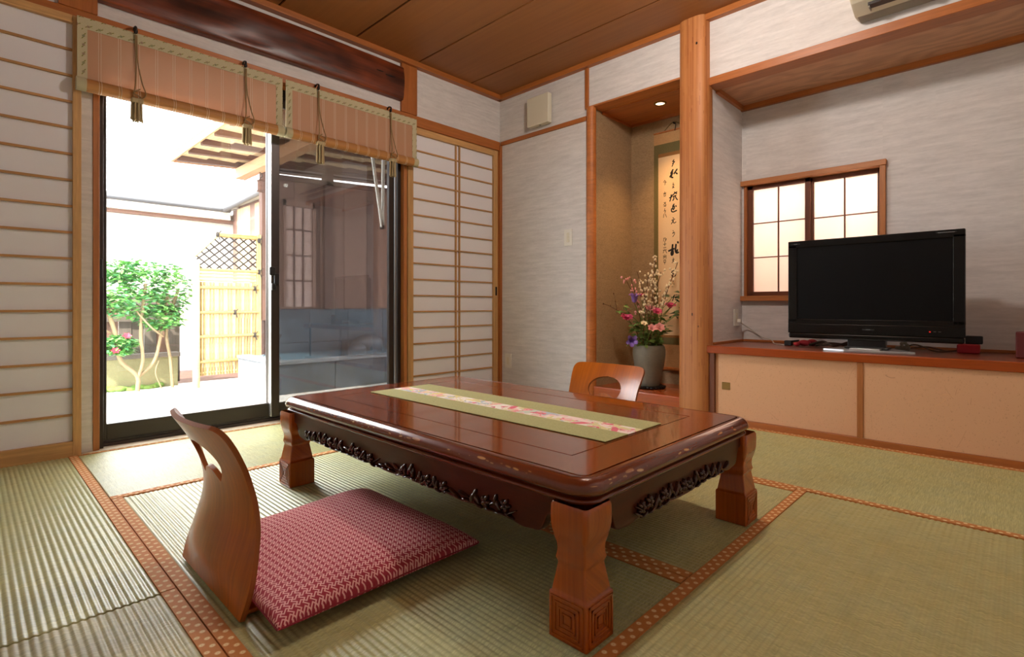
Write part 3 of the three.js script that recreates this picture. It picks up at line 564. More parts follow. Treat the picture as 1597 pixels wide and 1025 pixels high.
// ---------- low table ----------
const TX0 = 1.056, TX1 = 2.447, TZ0 = 1.345, TZ1 = 2.18, TY = 0.325, TC = [(TX0 + TX1) / 2, (TZ0 + TZ1) / 2];
const table = thing('low_table', 'low carved red-brown lacquered table on four heavy curved legs', 'table', [TC[0], 0, TC[1]]);
function rounded(hx, hz, r, n = 6) { const o = []; for (const [sx, sz, a0] of [[1, 1, 0], [-1, 1, 1], [-1, -1, 2], [1, -1, 3]]) for (let i = 0; i <= n; i++) { const a = (a0 + i / n) * Math.PI / 2; o.push([TC[0] + sx * (hx - r) + Math.cos(a) * r, TC[1] + sz * (hz - r) + Math.sin(a) * r]); } o.push(o[0]); return o; }
const HX = (TX1 - TX0) / 2, HZ = (TZ1 - TZ0) / 2;
{
  const edge = [[-0.012, TY - 0.012], [-0.012, TY - 0.001], [-0.01, TY], [0, TY - 0.001], [0.009, TY - 0.005], [0.017, TY - 0.012], [0.0215, TY - 0.021], [0.0205, TY - 0.029], [0.015, TY - 0.035], [0.006, TY - 0.0365], [0.002, TY - 0.0375], [0.002, TY - 0.0405], [0.009, TY - 0.0415], [0.0135, TY - 0.045], [0.0135, TY - 0.049], [0.009, TY - 0.054], [0, TY - 0.056], [-0.05, TY - 0.056]];
  const L = edge.reduce((a, p, i) => { a.push(i ? a[i - 1] + Math.hypot(p[0] - edge[i - 1][0], p[1] - edge[i - 1][1]) : 0); return a; }, []);
  const rows = edge.map(([o, y]) => rounded(HX + o, HZ + o, 0.036 + o).map(([x, z]) => [x, y, z]));
  const uvs = edge.map((_, i) => { let d = 0; return rows[0].map((p, j) => { if (j) d += Math.hypot(p[0] - rows[0][j - 1][0], p[2] - rows[0][j - 1][2]); return [d, L[i]]; }); });
  M.lacquerEdge = phys('#ffffff', { roughness: 0.2, clearcoat: 0.6, clearcoatRoughness: 0.08, map: rep(canvasTex(2048, 128, (c, w, h) => {   // worn moulding: chips show pale wood; 2.2 m by 0.14 m
    const r = rnd(31); c.fillStyle = '#6a2a0d'; c.fillRect(0, 0, w, h);
    for (let i = 0; i < 2600; i++) { c.fillStyle = `rgba(${r() < 0.5 ? '30,8,4' : '140,60,25'},0.10)`; c.fillRect(r() * w, r() * h, 20 + r() * 80, 1); }
    for (let i = 0; i < 60; i++) { const x = r() * w, y = 128 - (33 + r() * 10) / 140 * 128 * 1.0 - 6, s = 1 + r() * r() * 7; c.fillStyle = `rgba(205,150,88,${0.5 + r() * 0.5})`; c.beginPath(); c.ellipse(x, y, s * 2.2, s * 0.5, (r() - 0.5) * 0.3, 0, 7); c.fill(); }
    for (let i = 0; i < 9; i++) { const x = w * (0.30 + 0.25 * r()), y = 128 - 40 / 140 * 128; c.fillStyle = 'rgba(190,150,90,0.7)'; c.beginPath(); c.ellipse(x, y, 8 + r() * 26, 1 + r(), 0, 0, 7); c.fill(); }
  }), 1 / 2.2, 1 / 0.14) });
  part('moulded_edge', sheet(rows, uvs, true), M.lacquerEdge, table);
  const outline = (hx, hz, r, hole) => { const s = new THREE.Shape(rounded(hx, hz, r).slice(0, -1).map((p) => new THREE.Vector2(p[0], -p[1]))); if (hole) s.holes.push(new THREE.Path(rounded(...hole).slice(0, -1).map((p) => new THREE.Vector2(p[0], -p[1])))); return s; };
  const cap = (s, y, depth, bevel) => { const g = new THREE.ExtrudeGeometry(s, { depth, bevelEnabled: bevel > 0, bevelSize: -bevel, bevelThickness: bevel, bevelSegments: 2, bevelOffset: 0 }); g.rotateX(-Math.PI / 2); g.translate(0, y - depth - bevel, 0); return uvMetres(g, 0); };
  const px = 0.5675, pz = 0.2975;
  part('border_board', cap(outline(HX - 0.0155, HZ - 0.0155, 0.02, [px + 0.004, pz + 0.004, 0.002, 1]), TY, 0.012, 0.002), M.lacquer, table);
  part('centre_panel', cap(outline(px, pz, 0.002), TY - 0.0003, 0.012, 0.003), M.lacquer, table);
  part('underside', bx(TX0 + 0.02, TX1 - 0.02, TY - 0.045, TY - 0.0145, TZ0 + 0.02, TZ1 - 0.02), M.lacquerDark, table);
}
// one leg; the others are turned copies. (sx, sz) point to the outside of the table
function legGeo(sx, sz) {
  const cx = sx > 0 ? 2.42 : 1.089, cz = sz > 0 ? 2.16 : 1.344, rows = [], uvs = [], n = 5;
  const prof = [[0, 0.046], [0.001, 0.0475], [0.088, 0.0475], [0.092, 0.0465], [0.094, 0.0435], [0.1, 0.0425], [0.118, 0.0395], [0.136, 0.0365], [0.148, 0.0345], [0.152, 0.0352], [0.16, 0.0382], [0.168, 0.0365], [0.178, 0.0355], [0.19, 0.0368], [0.2, 0.04], [0.21, 0.0437], [0.218, 0.0455], [0.23, 0.0468], [0.25, 0.0473], [0.268, 0.0468], [0.274, 0.044]];
  for (const [y, h] of prof) {
    const row = [], uv = [], r = 0.004 + (y > 0.2 ? 0.006 : 0), bend = 0; let d = 0;
    for (const [qx, qz, a0] of [[1, 1, 0], [-1, 1, 1], [-1, -1, 2], [1, -1, 3]]) for (let i = 0; i <= n; i++) { const a = (a0 + i / n) * Math.PI / 2; row.push([cx + sx * bend + qx * (h - r) + Math.cos(a) * r, y, cz + sz * bend + qz * (h - r) + Math.sin(a) * r]); uv.push([y, d]); d += i === n ? 2 * h : 0.002; }
    row.push(row[0]); uv.push([y, d]); rows.push(row); uvs.push(uv);
  }
  return [sheet(rows, uvs, false), cx, cz];
}
for (const sx of [-1, 1]) for (const sz of [-1, 1]) {
  const [g, cx, cz] = legGeo(sx, sz), leg = part('leg', g, M.lacquerLeg, table), f = [];
  for (let k = 0; k < 4; k++) {                                  // concentric carved frames on the two outer faces of the foot block
    const o = 0.04 - k * 0.0095, t = 0.0033, ym = 0.047, face = (a0, a1, y0, y1) => { f.push(bx(cx + a0, cx + a1, y0, y1, cz + sz * 0.0475 - 0.0022, cz + sz * 0.0475 + 0.0022)); f.push(bx(cx + sx * 0.0475 - 0.0022, cx + sx * 0.0475 + 0.0022, y0, y1, cz + a0, cz + a1)); };
    face(-o, o, ym + o - t, ym + o); face(-o, o, ym - o, ym - o + t); face(-o, -o + t, ym - o, ym + o); face(o - t, o, ym - o, ym + o);
  }
  part('carved_frame', f, M.lacquerLeg, leg);
}
function apron(len, place) {                                     // shaped board: brackets by the legs, a wavy lower edge, carved flowers
  const s = new THREE.Shape(), h = len / 2, low = [[0, 0.24], [0.016, 0.243], [0.032, 0.232], [0.04, 0.208], [0.048, 0.196], [0.075, 0.194], [0.1, 0.19], [0.14, 0.199], [0.2, 0.196], [0.25, 0.2], [0.3, 0.193], [0.36, 0.2]];
  const left = low.filter((p) => p[0] < h - 0.06), pts = [...left.map((p) => [-h + p[0], p[1]]), ...(h > 0.5 ? [[-0.16, 0.194], [-0.08, 0.2], [0, 0.192], [0.08, 0.2], [0.16, 0.194]] : [[0, 0.19]]), ...left.slice().reverse().map((p) => [h - p[0], p[1]])];
  s.moveTo(-h, 0.272); for (let i = 0; i < pts.length; i++) { i && i < pts.length - 1 ? s.quadraticCurveTo(pts[i][0], pts[i][1], (pts[i][0] + pts[i + 1][0]) / 2, (pts[i][1] + pts[i + 1][1]) / 2) : s.lineTo(...pts[i]); } s.lineTo(h, 0.272);
  const g = new THREE.ExtrudeGeometry(s, { depth: 0.02, bevelEnabled: true, bevelSize: 0.003, bevelThickness: 0.003, bevelSegments: 2, curveSegments: 6 });
  g.translate(0, 0, -0.023);
  const r = rnd(len * 1000 | 0), c = [], a = h * (len > 1 ? 0.78 : 0.62);
  const petal = (x, y, rx, ry, ang, z = 0.003) => { const b = new THREE.SphereGeometry(1, 7, 5); b.scale(rx * 1.2, ry * 1.25, 0.01); b.rotateZ(ang); b.translate(x, y, z); c.push(b); };
  for (let x = -a; x < a; x += 0.03 + r() * 0.012) {
    const y = 0.212 + r() * 0.014, k = r();
    if (k < 0.35) { for (let i = 0; i < 5; i++) petal(x + Math.cos(i * 1.257) * 0.008, y + Math.sin(i * 1.257) * 0.008, 0.0075, 0.0042, i * 1.257); petal(x, y, 0.003, 0.003, 0, 0.007); }
    else if (k < 0.8) { for (let i = 0; i < 3; i++) petal(x + (i - 1) * 0.009, y - 0.004 + (i % 2) * 0.009, 0.013, 0.0035, 0.4 + i * 0.5 + r()); }
    else petal(x, y - 0.004, 0.018, 0.0025, r() * 1.4 - 0.7);
    petal(x + 0.012, 0.2 + r() * 0.004, 0.014, 0.0026, (r() - 0.5) * 0.9);
  }
  for (let i = 0; i < 3; i++) { const e = [-1, 1][i % 2] * (a + 0.012); petal(e, 0.205 + i * 0.007, 0.016, 0.0025, 0.5 * Math.sign(e)); }
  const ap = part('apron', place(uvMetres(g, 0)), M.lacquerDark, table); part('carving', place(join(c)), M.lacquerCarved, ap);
}
apron(2.4155 - 1.0935 - 0.07, (g) => g.translate(1.7545, 0, 2.19));
apron(2.4155 - 1.0935 - 0.07, (g) => g.rotateY(Math.PI).translate(1.7545, 0, 1.314));
apron(0.816 - 0.075, (g) => g.rotateY(Math.PI / 2).translate(2.45, 0, 1.752));
apron(0.816 - 0.075, (g) => g.rotateY(-Math.PI / 2).translate(1.059, 0, 1.752));

// table runner
M.runner = std('#ffffff', { roughness: 0.95, map: canvasTex(1536, 400, (c, w, h) => {
  const r = rnd(66); c.fillStyle = '#aeaa72'; c.fillRect(0, 0, w, h);
  for (let i = 0; i < 16000; i++) { c.fillStyle = `rgba(${r() < 0.5 ? '80,80,40' : '225,220,165'},0.16)`; r() < 0.5 ? c.fillRect(r() * w, r() * h, 7, 1.5) : c.fillRect(r() * w, r() * h, 1.5, 7); }
  const y0 = h * 0.37, y1 = h * 0.63; c.save(); c.beginPath(); c.rect(0, y0, w, y1 - y0); c.clip(); c.fillStyle = '#efe3d6'; c.fillRect(0, y0, w, h);
  const cols = ['#e98a92', '#f3c3bf', '#e8d98c', '#f6efe2', '#b9c4cc', '#f0b0ac', '#ded29a', '#e2707f', '#cfd3c0', '#f3dcd2'];
  for (let i = 0; i < 230; i++) { const x = r() * w, y = y0 + r() * (y1 - y0), s = 8 + r() * 34; c.fillStyle = cols[Math.floor((x / w * 6 + r() * 5)) % cols.length]; if (r() < 0.45) daisy(c, x, y, s, 6); else { c.beginPath(); c.ellipse(x, y, s * 1.3, s * 0.4, r() * 3, 0, 7); c.fill(); } if (r() < 0.3) { c.strokeStyle = 'rgba(70,60,70,0.55)'; c.lineWidth = 1.6; c.beginPath(); c.arc(x, y, s * 0.7, r() * 6, r() * 6); c.stroke(); } }
  c.restore();
}) });
{ const g = bx(1.2, 2.312, TY + 0.0005, TY + 0.003, 1.624, 1.912, 0.001), p = g.attributes.position, uv = g.attributes.uv; for (let i = 0; i < p.count; i++) uv.setXY(i, (p.getX(i) - 1.2) / 1.112, (1.912 - p.getZ(i)) / 0.288); solo('table_runner', g, M.runner, 'green table runner with a floral strip lying on the low table', 'table runner'); }

// ---------- legless chairs of bent plywood ----------
function makeChair(name, label, x, z, face, lean = 0) {          // the back stands at z = 0 of the chair and it faces local -z
  const t = thing(name, label, 'chair', [x, 0, z], undefined), T = 0.011;
  const path = [[0.0, 0.000], [0.055, -0.012], [0.115, -0.03], [0.175, -0.046], [0.235, -0.047], [0.295, -0.032], [0.35, -0.006], [0.405, 0.028]];   // height, z
  const yAt = (s) => catmull(path.map((p) => p[0]), s), zAt = (s) => catmull(path.map((p) => p[1]), s);
  const half = (s) => { const w = catmull([0.21, 0.216, 0.206, 0.192, 0.179, 0.171, 0.172, 0.178, 0.182], s), e = (1 - s) / 0.085; return e < 1 ? w - 0.035 * (1 - Math.sqrt(1 - (1 - e) * (1 - e))) : w; };
  const H0 = 0.63, H1 = 0.865, HB = 0.69, c0 = 0.058;            // hand hole: from H0 to H1, a bump in its floor up to HB
  const hole = (s) => { if (s <= H0) return c0; const e = (s - H0) / (H1 - H0); return e < 0.45 ? lerp(c0, 0.084, Math.sin(e / 0.45 * Math.PI / 2)) : 0.084 * Math.sqrt(Math.max(0, 1 - Math.pow((e - 0.45) / 0.55, 2))); };
  const bump = (s) => (s <= H0 ? c0 : c0 * 0.9 * Math.sqrt(Math.max(0, 1 - (s - H0) / (HB - H0))));
  const P = (s, w, side) => { const bow = 0.034 * (1 - Math.pow(w / 0.2, 2)) * smooth(0.0, 0.25, s), e = 0.004, dz = (zAt(Math.min(1, s + e)) - zAt(Math.max(0, s - e))), dy = (yAt(Math.min(1, s + e)) - yAt(Math.max(0, s - e))), l = Math.hypot(dz, dy) || 1; return [w, yAt(s) + 0.006 - side * T / 2 * dz / l, zAt(s) + bow - 0.004 + side * T / 2 * dy / l]; };
  const front = [], rim = [], inner = [];
  const strip = (ss, lo, hi, n, edges, outer = -1) => {
    const a = [], b = [], ua = [];
    for (const s of ss) { const r0 = [], r1 = [], u = []; for (let j = 0; j <= n; j++) { const w = lerp(lo(s), hi(s), j / n); r0.push(P(s, w, 1)); r1.push(P(s, w, -1)); u.push([s * 0.42, w]); } a.push(r0); b.push(r1); ua.push(u); }
    front.push(sheet(a, ua, false), sheet(b, ua, true));
    for (const e of edges) (ss[0] >= H0 && ss.at(-1) <= H1 && !(n === 8 && e === outer) ? inner : rim).push(sheet(a.map((r, i) => [r[e], b[i][e]]), a.map((_, i) => [[ss[i] * 0.42, 0], [ss[i] * 0.42, 0.011]]), e === 0));
    return [a, b];
  };
  const range = (a, b, n) => [...Array(n + 1)].map((_, i) => lerp(a, b, i / n));
  strip(range(0, H0, 26), (s) => -half(s), half, 20, [0, 20]);
  const holeRows = range(H0, H1, 26).map((s, i) => (i === 26 ? H1 : s));
  for (const k of [-1, 1]) strip(holeRows, (s) => (k < 0 ? -half(s) : hole(s)), (s) => (k < 0 ? -hole(s) : half(s)), 8, [0, 8], k < 0 ? 0 : 8);
  strip(range(H0, HB, 8), (s) => -bump(s), bump, 6, [0, 6]);
  const [a, b] = strip(range(H1, 1, 14), (s) => -half(s), half, 20, [0, 20]);
  rim.push(sheet([a.at(-1), b.at(-1)], null));
  const flip = (g) => { if (face > 0) g.rotateY(Math.PI); if (lean) g.rotateX(lean); return g.translate(x, 0, z); };
  const back = part('backrest', flip(join(front)), M.ply, t);
  part('plywood_edge', flip(join(rim)), M.plyEdge, back); part('hand_hole', flip(join(inner)), M.plyEdge, back);
  part('seat', flip(join([bx(-0.19, 0.19, 0.004, 0.015, -0.4, -0.008, 0.004)])), M.ply, t);
  return t;
}
makeChair('floor_chair', 'legless plywood floor chair with a red cushion, seen from behind', 1.68, 2.634, -1);
makeChair('floor_chair', 'legless orange plywood floor chair on the far side of the low table', 1.765, 1.1, 1);

// floor cushion: a soft square with drawn-out corners
{
  M.cushion = std('#ffffff', { map: rep(fretTex, 1), roughness: 0.9, bumpMap: rep(fretTex, 1), bumpScale: 0.0008 });
  const cx = 1.735, cz = 2.345, hx = 0.29, hz = 0.266, top = [], bot = [], uv = [], n = 44;
  for (let i = 0; i <= n; i++) {
    const a = [], b = [], u = [];
    for (let j = 0; j <= n; j++) {
      const s = Math.sin((i / n - 0.5) * Math.PI), t = Math.sin((j / n - 0.5) * Math.PI), pull = 1 - 0.035 * (1 - s * s) * t * t * t * t, pull2 = 1 - 0.035 * (1 - t * t) * s * s * s * s;
      const e = Math.pow((1 - Math.pow(Math.abs(s), 3.2)) * (1 - Math.pow(Math.abs(t), 3.2)), 0.34), x = cx + t * hx * pull + (t < 0 ? -t : 0) * 0.05 * smooth(-1, 1, s), z = cz + s * hz * pull2, crease = (fbm(i / n, j / n, 5, 5, 500, 3) - 0.5) * 0.006 * e, y0 = 0.034 + 0.003 * Math.abs(s * t);
      a.push([x, y0 + 0.048 * e + crease, z]); b.push([x, Math.max(0.0155, y0 - 0.02 * e), z]); const c = (x * 0.72 + z * 0.69) / 0.19, d = (x * -0.62 + z * 0.78) / 0.19; u.push([c, d]);
    }
    top.push(a); bot.push(b); uv.push(u);
  }
  const cu = thing('floor_cushion', 'square crimson floor cushion with a pink key-fret pattern', 'cushion', [cx, 0.0155, cz]);
  part('cover', join([sheet(top, uv, true), sheet(bot, uv, false)]), M.cushion, cu);
  const e = (i, j) => top[i][j], ring = []; for (let j = 0; j <= n; j += 2) ring.push(e(0, j)); for (let i = 2; i <= n; i += 2) ring.push(e(i, n)); for (let j = n - 2; j >= 0; j -= 2) ring.push(e(n, j)); for (let i = n - 2; i > 0; i -= 2) ring.push(e(i, 0));
  M.piping = std('#8d2233', { roughness: 0.9 });
  part('piping', tube(ring, 0.0022, 160, 6, true), M.piping, cu);
}

// ---------- television and the things round it ----------
const TVX0 = 2.143, TVX1 = 2.886, TVZ = -0.115;
const tv = thing('television', 'black flat-panel television on a silver stand in the alcove', 'television', [2.51, 0.4385, -0.12]);
part('bezel', [bx(TVX0, TVX1, 0.985, 1.023, TVZ - 0.03, TVZ, 0.004), bx(TVX0, TVX1, 0.572, 0.6, TVZ - 0.03, TVZ, 0.003), bx(TVX0, TVX0 + 0.045, 0.58, 1.0, TVZ - 0.03, TVZ, 0.004), bx(TVX1 - 0.045, TVX1, 0.58, 1.0, TVZ - 0.03, TVZ, 0.004)], M.blackGloss, tv);
part('screen', bx(TVX0 + 0.04, TVX1 - 0.04, 0.595, 0.99, TVZ - 0.028, TVZ - 0.006), M.screen, tv);
part('speaker_bar', [bx(TVX0, TVX1, 0.523, 0.575, TVZ - 0.03, TVZ + 0.002, 0.004), bx(TVX0 + 0.004, TVX1 - 0.004, 0.496, 0.524, TVZ - 0.035, TVZ + 0.006, 0.008)], M.blackGloss, tv);
part('rear_shell', bx(TVX0 + 0.05, TVX1 - 0.05, 0.52, 1.0, TVZ - 0.09, TVZ - 0.025, 0.02), M.black, tv);
part('stand_neck', [bx(2.42, 2.585, 0.455, 0.5, TVZ - 0.06, TVZ - 0.02, 0.006), bx(2.41, 2.6, 0.452, 0.462, TVZ - 0.08, TVZ + 0.0, 0.003)], M.black, tv);
{
  const s = new THREE.Shape([[2.325, -0.085], [2.42, -0.058], [2.5, -0.05], [2.585, -0.058], [2.704, -0.085], [2.704, -0.1], [2.6, -0.27], [2.42, -0.27], [2.325, -0.1]].map((p) => new THREE.Vector2(p[0], -p[1])));
  const g = new THREE.ExtrudeGeometry(s, { depth: 0.007, bevelEnabled: true, bevelSize: 0.002, bevelThickness: 0.002, bevelSegments: 2 }); g.rotateX(-Math.PI / 2); g.translate(0, 0.4408, 0);
  const b = part('stand_base', g, M.silver, tv); part('base_block', bx(2.44, 2.57, 0.449, 0.457, -0.16, -0.075, 0.003), M.silver, b);
}
M.print = (text, w, h, color, px) => std('#ffffff', { roughness: 0.5, map: canvasTex(512, 64, (c) => { c.fillStyle = '#070708'; c.fillRect(0, 0, 512, 64); c.fillStyle = color; c.font = `bold ${px}px sans-serif`; c.textAlign = 'center'; c.textBaseline = 'middle'; c.fillText(text, 256, 34); }) });
const decal = (name, x0, x1, y0, y1, z, mat, parent) => { const g = new THREE.PlaneGeometry(x1 - x0, y1 - y0); g.translate((x0 + x1) / 2, (y0 + y1) / 2, z); part(name, g, mat, parent); };
decal('printed_mark', TVX0 + 0.016, TVX0 + 0.06, 1.0035, 1.009, TVZ + 0.0006, M.print('AQUOS', 1, 1, '#9aa0a4', 56), tv);
decal('printed_mark', TVX1 - 0.105, TVX1 - 0.03, 1.008, 1.0145, TVZ + 0.0006, M.print('Digital Full-HiVision', 1, 1, '#a9adb0', 44), tv);
decal('printed_mark', 2.49, 2.54, 0.547, 0.555, TVZ + 0.0026, M.print('SHARP', 1, 1, '#6c6e70', 58), tv);
M.led = std('#a01010', { emissive: 0xff2010, emissiveIntensity: 0.5 });
part('power_light', bx(2.756, 2.762, 0.545, 0.551, TVZ + 0.001, TVZ + 0.003), M.led, tv);
part('button_marks', [bx(2.772, 2.782, 0.548, 0.5495, TVZ + 0.001, TVZ + 0.0028), bx(2.79, 2.8, 0.548, 0.5495, TVZ + 0.001, TVZ + 0.0028)], M.aluBright, tv);
const CT = 0.4385;
M.redCloth = std('#a31c24', { roughness: 0.8 });
solo('power_adapter', [bx(2.07, 2.11, CT, CT + 0.03, -0.33, -0.29, 0.004), rod([2.09, CT + 0.024, -0.3], [2.14, CT + 0.03, -0.33], 0.006)], M.black, 'small black plug lying on the counter left of the television', 'adapter');
solo('red_bundle', [ball(2.17, CT + 0.018, -0.32, 0.035, 0.018, 0.025), ball(2.2, CT + 0.02, -0.36, 0.03, 0.02, 0.03), ball(2.14, CT + 0.012, -0.29, 0.02, 0.012, 0.02)], M.redCloth, 'small red bundle on the counter under the television left end', 'bundle');
solo('cable_tangle', [tube([[2.2, CT + 0.01, -0.3], [2.26, CT + 0.03, -0.34], [2.32, CT + 0.012, -0.3], [2.38, CT + 0.03, -0.36]], 0.006, 30), tube([[2.22, CT + 0.008, -0.36], [2.3, CT + 0.02, -0.33], [2.4, CT + 0.01, -0.38]], 0.008, 30), tube([[2.18, CT + 0.02, -0.38], [2.27, CT + 0.012, -0.3], [2.35, CT + 0.02, -0.34]], 0.005, 30)], std('#4a3322', { roughness: 0.8 }), 'tangle of dark cables behind the left side of the television stand', 'cables');
solo('cable', [tube([[2.62, CT + 0.006, -0.34], [2.68, CT + 0.035, -0.3], [2.76, CT + 0.006, -0.33], [2.84, CT + 0.008, -0.4]], 0.004, 30), tube([[2.63, CT + 0.006, -0.38], [2.72, CT + 0.02, -0.4], [2.8, CT + 0.005, -0.36]], 0.004, 30)], std('#5c4632', { roughness: 0.8 }), 'thin brown cable looping behind the right side of the television', 'cable');
solo('small_ornament', [0, 1, 2, 3, 4].map((k) => ball(2.64 + Math.cos(k * 1.257) * 0.012, CT + 0.032 + Math.sin(k * 1.257) * 0.012, -0.28, 0.009, 0.009, 0.006)).concat([bx(2.6, 2.66, CT, CT + 0.024, -0.33, -0.29, 0.003)]), std('#8b8374', { roughness: 0.7 }), 'small grey ornament just right of the television stand neck', 'ornament');
solo('red_case', bx(2.84, 2.925, CT, CT + 0.045, -0.42, -0.34, 0.008), M.redCloth, 'dark red case on the counter behind the television right end', 'case');
solo('black_device', bx(2.87, 2.935, CT + 0.0452, CT + 0.085, -0.41, -0.37, 0.005), M.black, 'small black device standing on the dark red case', 'device');
solo('aerial_cable', [tube([[1.748, 0.575, -0.43], [1.79, 0.53, -0.5], [1.87, 0.475, -0.505], [1.95, 0.4565, -0.45], [2.0, 0.4415, -0.36], [2.07, 0.4415, -0.31]], 0.0028, 40)], std('#b8b0a2', { roughness: 0.7 }), 'thin pale aerial cable running from the alcove socket along the counter', 'cable');
solo('red_box', bx(3.05, 3.16, CT, 0.555, -0.3, -0.2, 0.006), std('#5e1a18', { roughness: 0.5 }), 'dark red box on the counter at the right edge of the photograph', 'box');
// ---------- niche: hanging scroll, vase, flowers, downlight ----------
{
  const z = NZ + 0.004, sc = thing('hanging_scroll', 'tall calligraphy scroll with an olive cloth mount hanging in the niche', 'scroll', [1.27, 0.21, z]), X0 = 1.11, X1 = 1.43;
  M.tanSilk = std('#d3a775', { map: rep(sandTex, 6), roughness: 0.9 }); M.olive = std('#7d7348', { map: rep(sandTex, 8), roughness: 0.9 }); M.brownSilk = std('#a8763f', { map: rep(sandTex, 8), roughness: 0.9 });
  part('backing_cloth', bx(X0, X1, 0.385, 1.86, z, z + 0.0015), M.olive, sc);
  part('top_band', bx(X0, X1, 1.855, 1.938, z, z + 0.002), M.tanSilk, sc);
  part('bottom_band', bx(X0, X1, 0.22, 0.39, z, z + 0.002), M.tanSilk, sc);
  part('inner_strip', bx(1.146, 1.394, 1.755, 1.785, z, z + 0.0025), M.brownSilk, sc); part('inner_strip', bx(1.146, 1.394, 0.44, 0.46, z, z + 0.0025), M.brownSilk, sc);
  const PH = 1.3, ink = canvasTex(400, 2048, (c, w, h) => {       // brush writing in two columns; 0.248 m by 1.30 m
    const r = rnd(12); c.fillStyle = '#e3c193'; c.fillRect(0, 0, w, h);
    for (let i = 0; i < 6000; i++) { c.fillStyle = `rgba(${r() < 0.5 ? '150,110,60' : '250,230,190'},0.10)`; c.fillRect(r() * w, r() * h, 8, 2); }
    c.lineCap = 'round'; c.lineJoin = 'round'; c.strokeStyle = '#17110c';
    const put = (cx, cy, s, lw, d) => { c.save(); c.translate(cx - s / 2, cy - s / 2); c.scale(s / 100, s / 100); c.lineWidth = lw; for (const q of d.split('|')) c.stroke(new Path2D(q)); c.restore(); };
    const big = ['M62 0Q50 18 38 24M50 22L74 34L40 58M60 36Q52 60 30 100', 'M46 0Q30 20 20 36M40 22Q24 56 8 76M40 40L22 84L44 92|M98 4L62 48|M88 46L100 56', 'M50 0L50 30L36 34L64 30L62 60L38 64L58 80L30 92L70 90', 'M26 30Q22 70 10 96M6 60L34 52M36 40L66 20L92 8|M50 52L82 44M58 62Q60 84 46 92M74 50Q88 86 100 92M84 20L90 26|M66 6L70 14', 'M60 0Q48 10 44 24L62 22Q70 48 52 62Q38 50 46 34|M30 50Q16 86 52 90L92 78|M84 22L88 28', 'M46 6L56 14|M26 40L74 28|M52 34Q40 70 20 92|M52 50Q46 84 70 84L94 72', 'M44 0L54 10|M46 34Q62 20 74 34Q78 66 40 100|M36 48Q44 36 58 42', 'M44 0L40 38M6 52L56 36|M42 48Q22 80 36 92Q56 88 44 44|M78 0L72 50Q76 84 100 72|M92 50L84 64|M96 -22L98 -16', 'M50 0L52 20M30 34L70 26L40 54|M54 44Q44 72 26 88|M56 56L80 92', 'M34 26Q20 60 42 92Q84 96 88 46Q76 10 40 20|M34 50L62 46L44 66', 'M50 10L52 20|M60 50L64 58|M44 80L48 88', 'M20 40Q44 60 60 20|M70 10L40 90|M80 40L90 60'];
    const py = [252, 269, 287, 304, 323, 342, 362, 388, 404, 424, 440, 462], sz = [70, 96, 62, 104, 96, 78, 70, 124, 66, 92, 70, 80];
    big.forEach((d, i) => put(190, (py[i] - 241) * 0.00463 / PH * h + 10, sz[i] * 1.0, [16, 18, 11, 13, 15, 12, 10, 17, 9, 12, 10, 12][i], d));
    c.strokeStyle = '#3a2a18';
    const sm = ['M50 0L20 40M50 10L84 50M40 50L64 46L50 100', 'M50 0L50 30M20 30L80 26M30 44L70 40L66 90L34 94L34 50', 'M30 10L70 6L20 60M60 30L80 70L30 90M40 70L70 96', 'M50 0L46 40M30 50L70 44L50 96', 'M30 20L20 90M60 20Q80 60 90 90', 'M20 30L60 20M30 40L20 90M70 30L66 90L90 40', 'M50 0L52 30M20 60L80 56M50 40L50 96', 'M20 40L80 34M10 90L90 84', 'M40 10L10 80M56 14L96 84', 'M20 20L20 90M50 10L48 80M80 20L80 90M20 50L80 44', 'M30 10L70 10L70 60L30 64L30 10M50 64L50 100'], sy = [284, 302, 318, 328, 335, 372, 379, 386, 391, 399, 407];
    sm.forEach((d, i) => put(84, (sy[i] - 244) * 0.0047 / PH * h, 54, 12, d));
  });
  M.ink = std('#ffffff', { map: ink, roughness: 0.9 });
  const g = bx(1.146, 1.394, 0.458, 1.758, z + 0.001, z + 0.003), p = g.attributes.position, uv = g.attributes.uv; for (let i = 0; i < p.count; i++) uv.setXY(i, (p.getX(i) - 1.146) / 0.248, (p.getY(i) - 0.458) / 1.3);
  part('writing_paper', g, M.ink, sc);
  part('roller', [rod([X0 - 0.025, 0.215, z + 0.012], [X1 + 0.025, 0.215, z + 0.012], 0.013, 0.013, 14)], M.log, sc);
  part('top_rod', rod([X0, 1.94, z + 0.004], [X1, 1.94, z + 0.004], 0.006), M.log, sc);
  part('hanging_cord', tube([[1.19, 1.944, z + 0.004], [1.27, 1.995, z + 0.006], [1.35, 1.944, z + 0.004]], 0.0025, 20), M.olive, sc);
  part('hook', [rod([1.27, 1.985, NZ + 0.0005], [1.27, 1.99, NZ + 0.02], 0.005), tube([[1.27, 1.99, NZ + 0.012], [1.285, 1.98, NZ + 0.014], [1.28, 1.93, NZ + 0.014]], 0.003, 10)], M.iron, sc);
}
const VX = 1.21, VZ = -0.26, VY = 0.105;
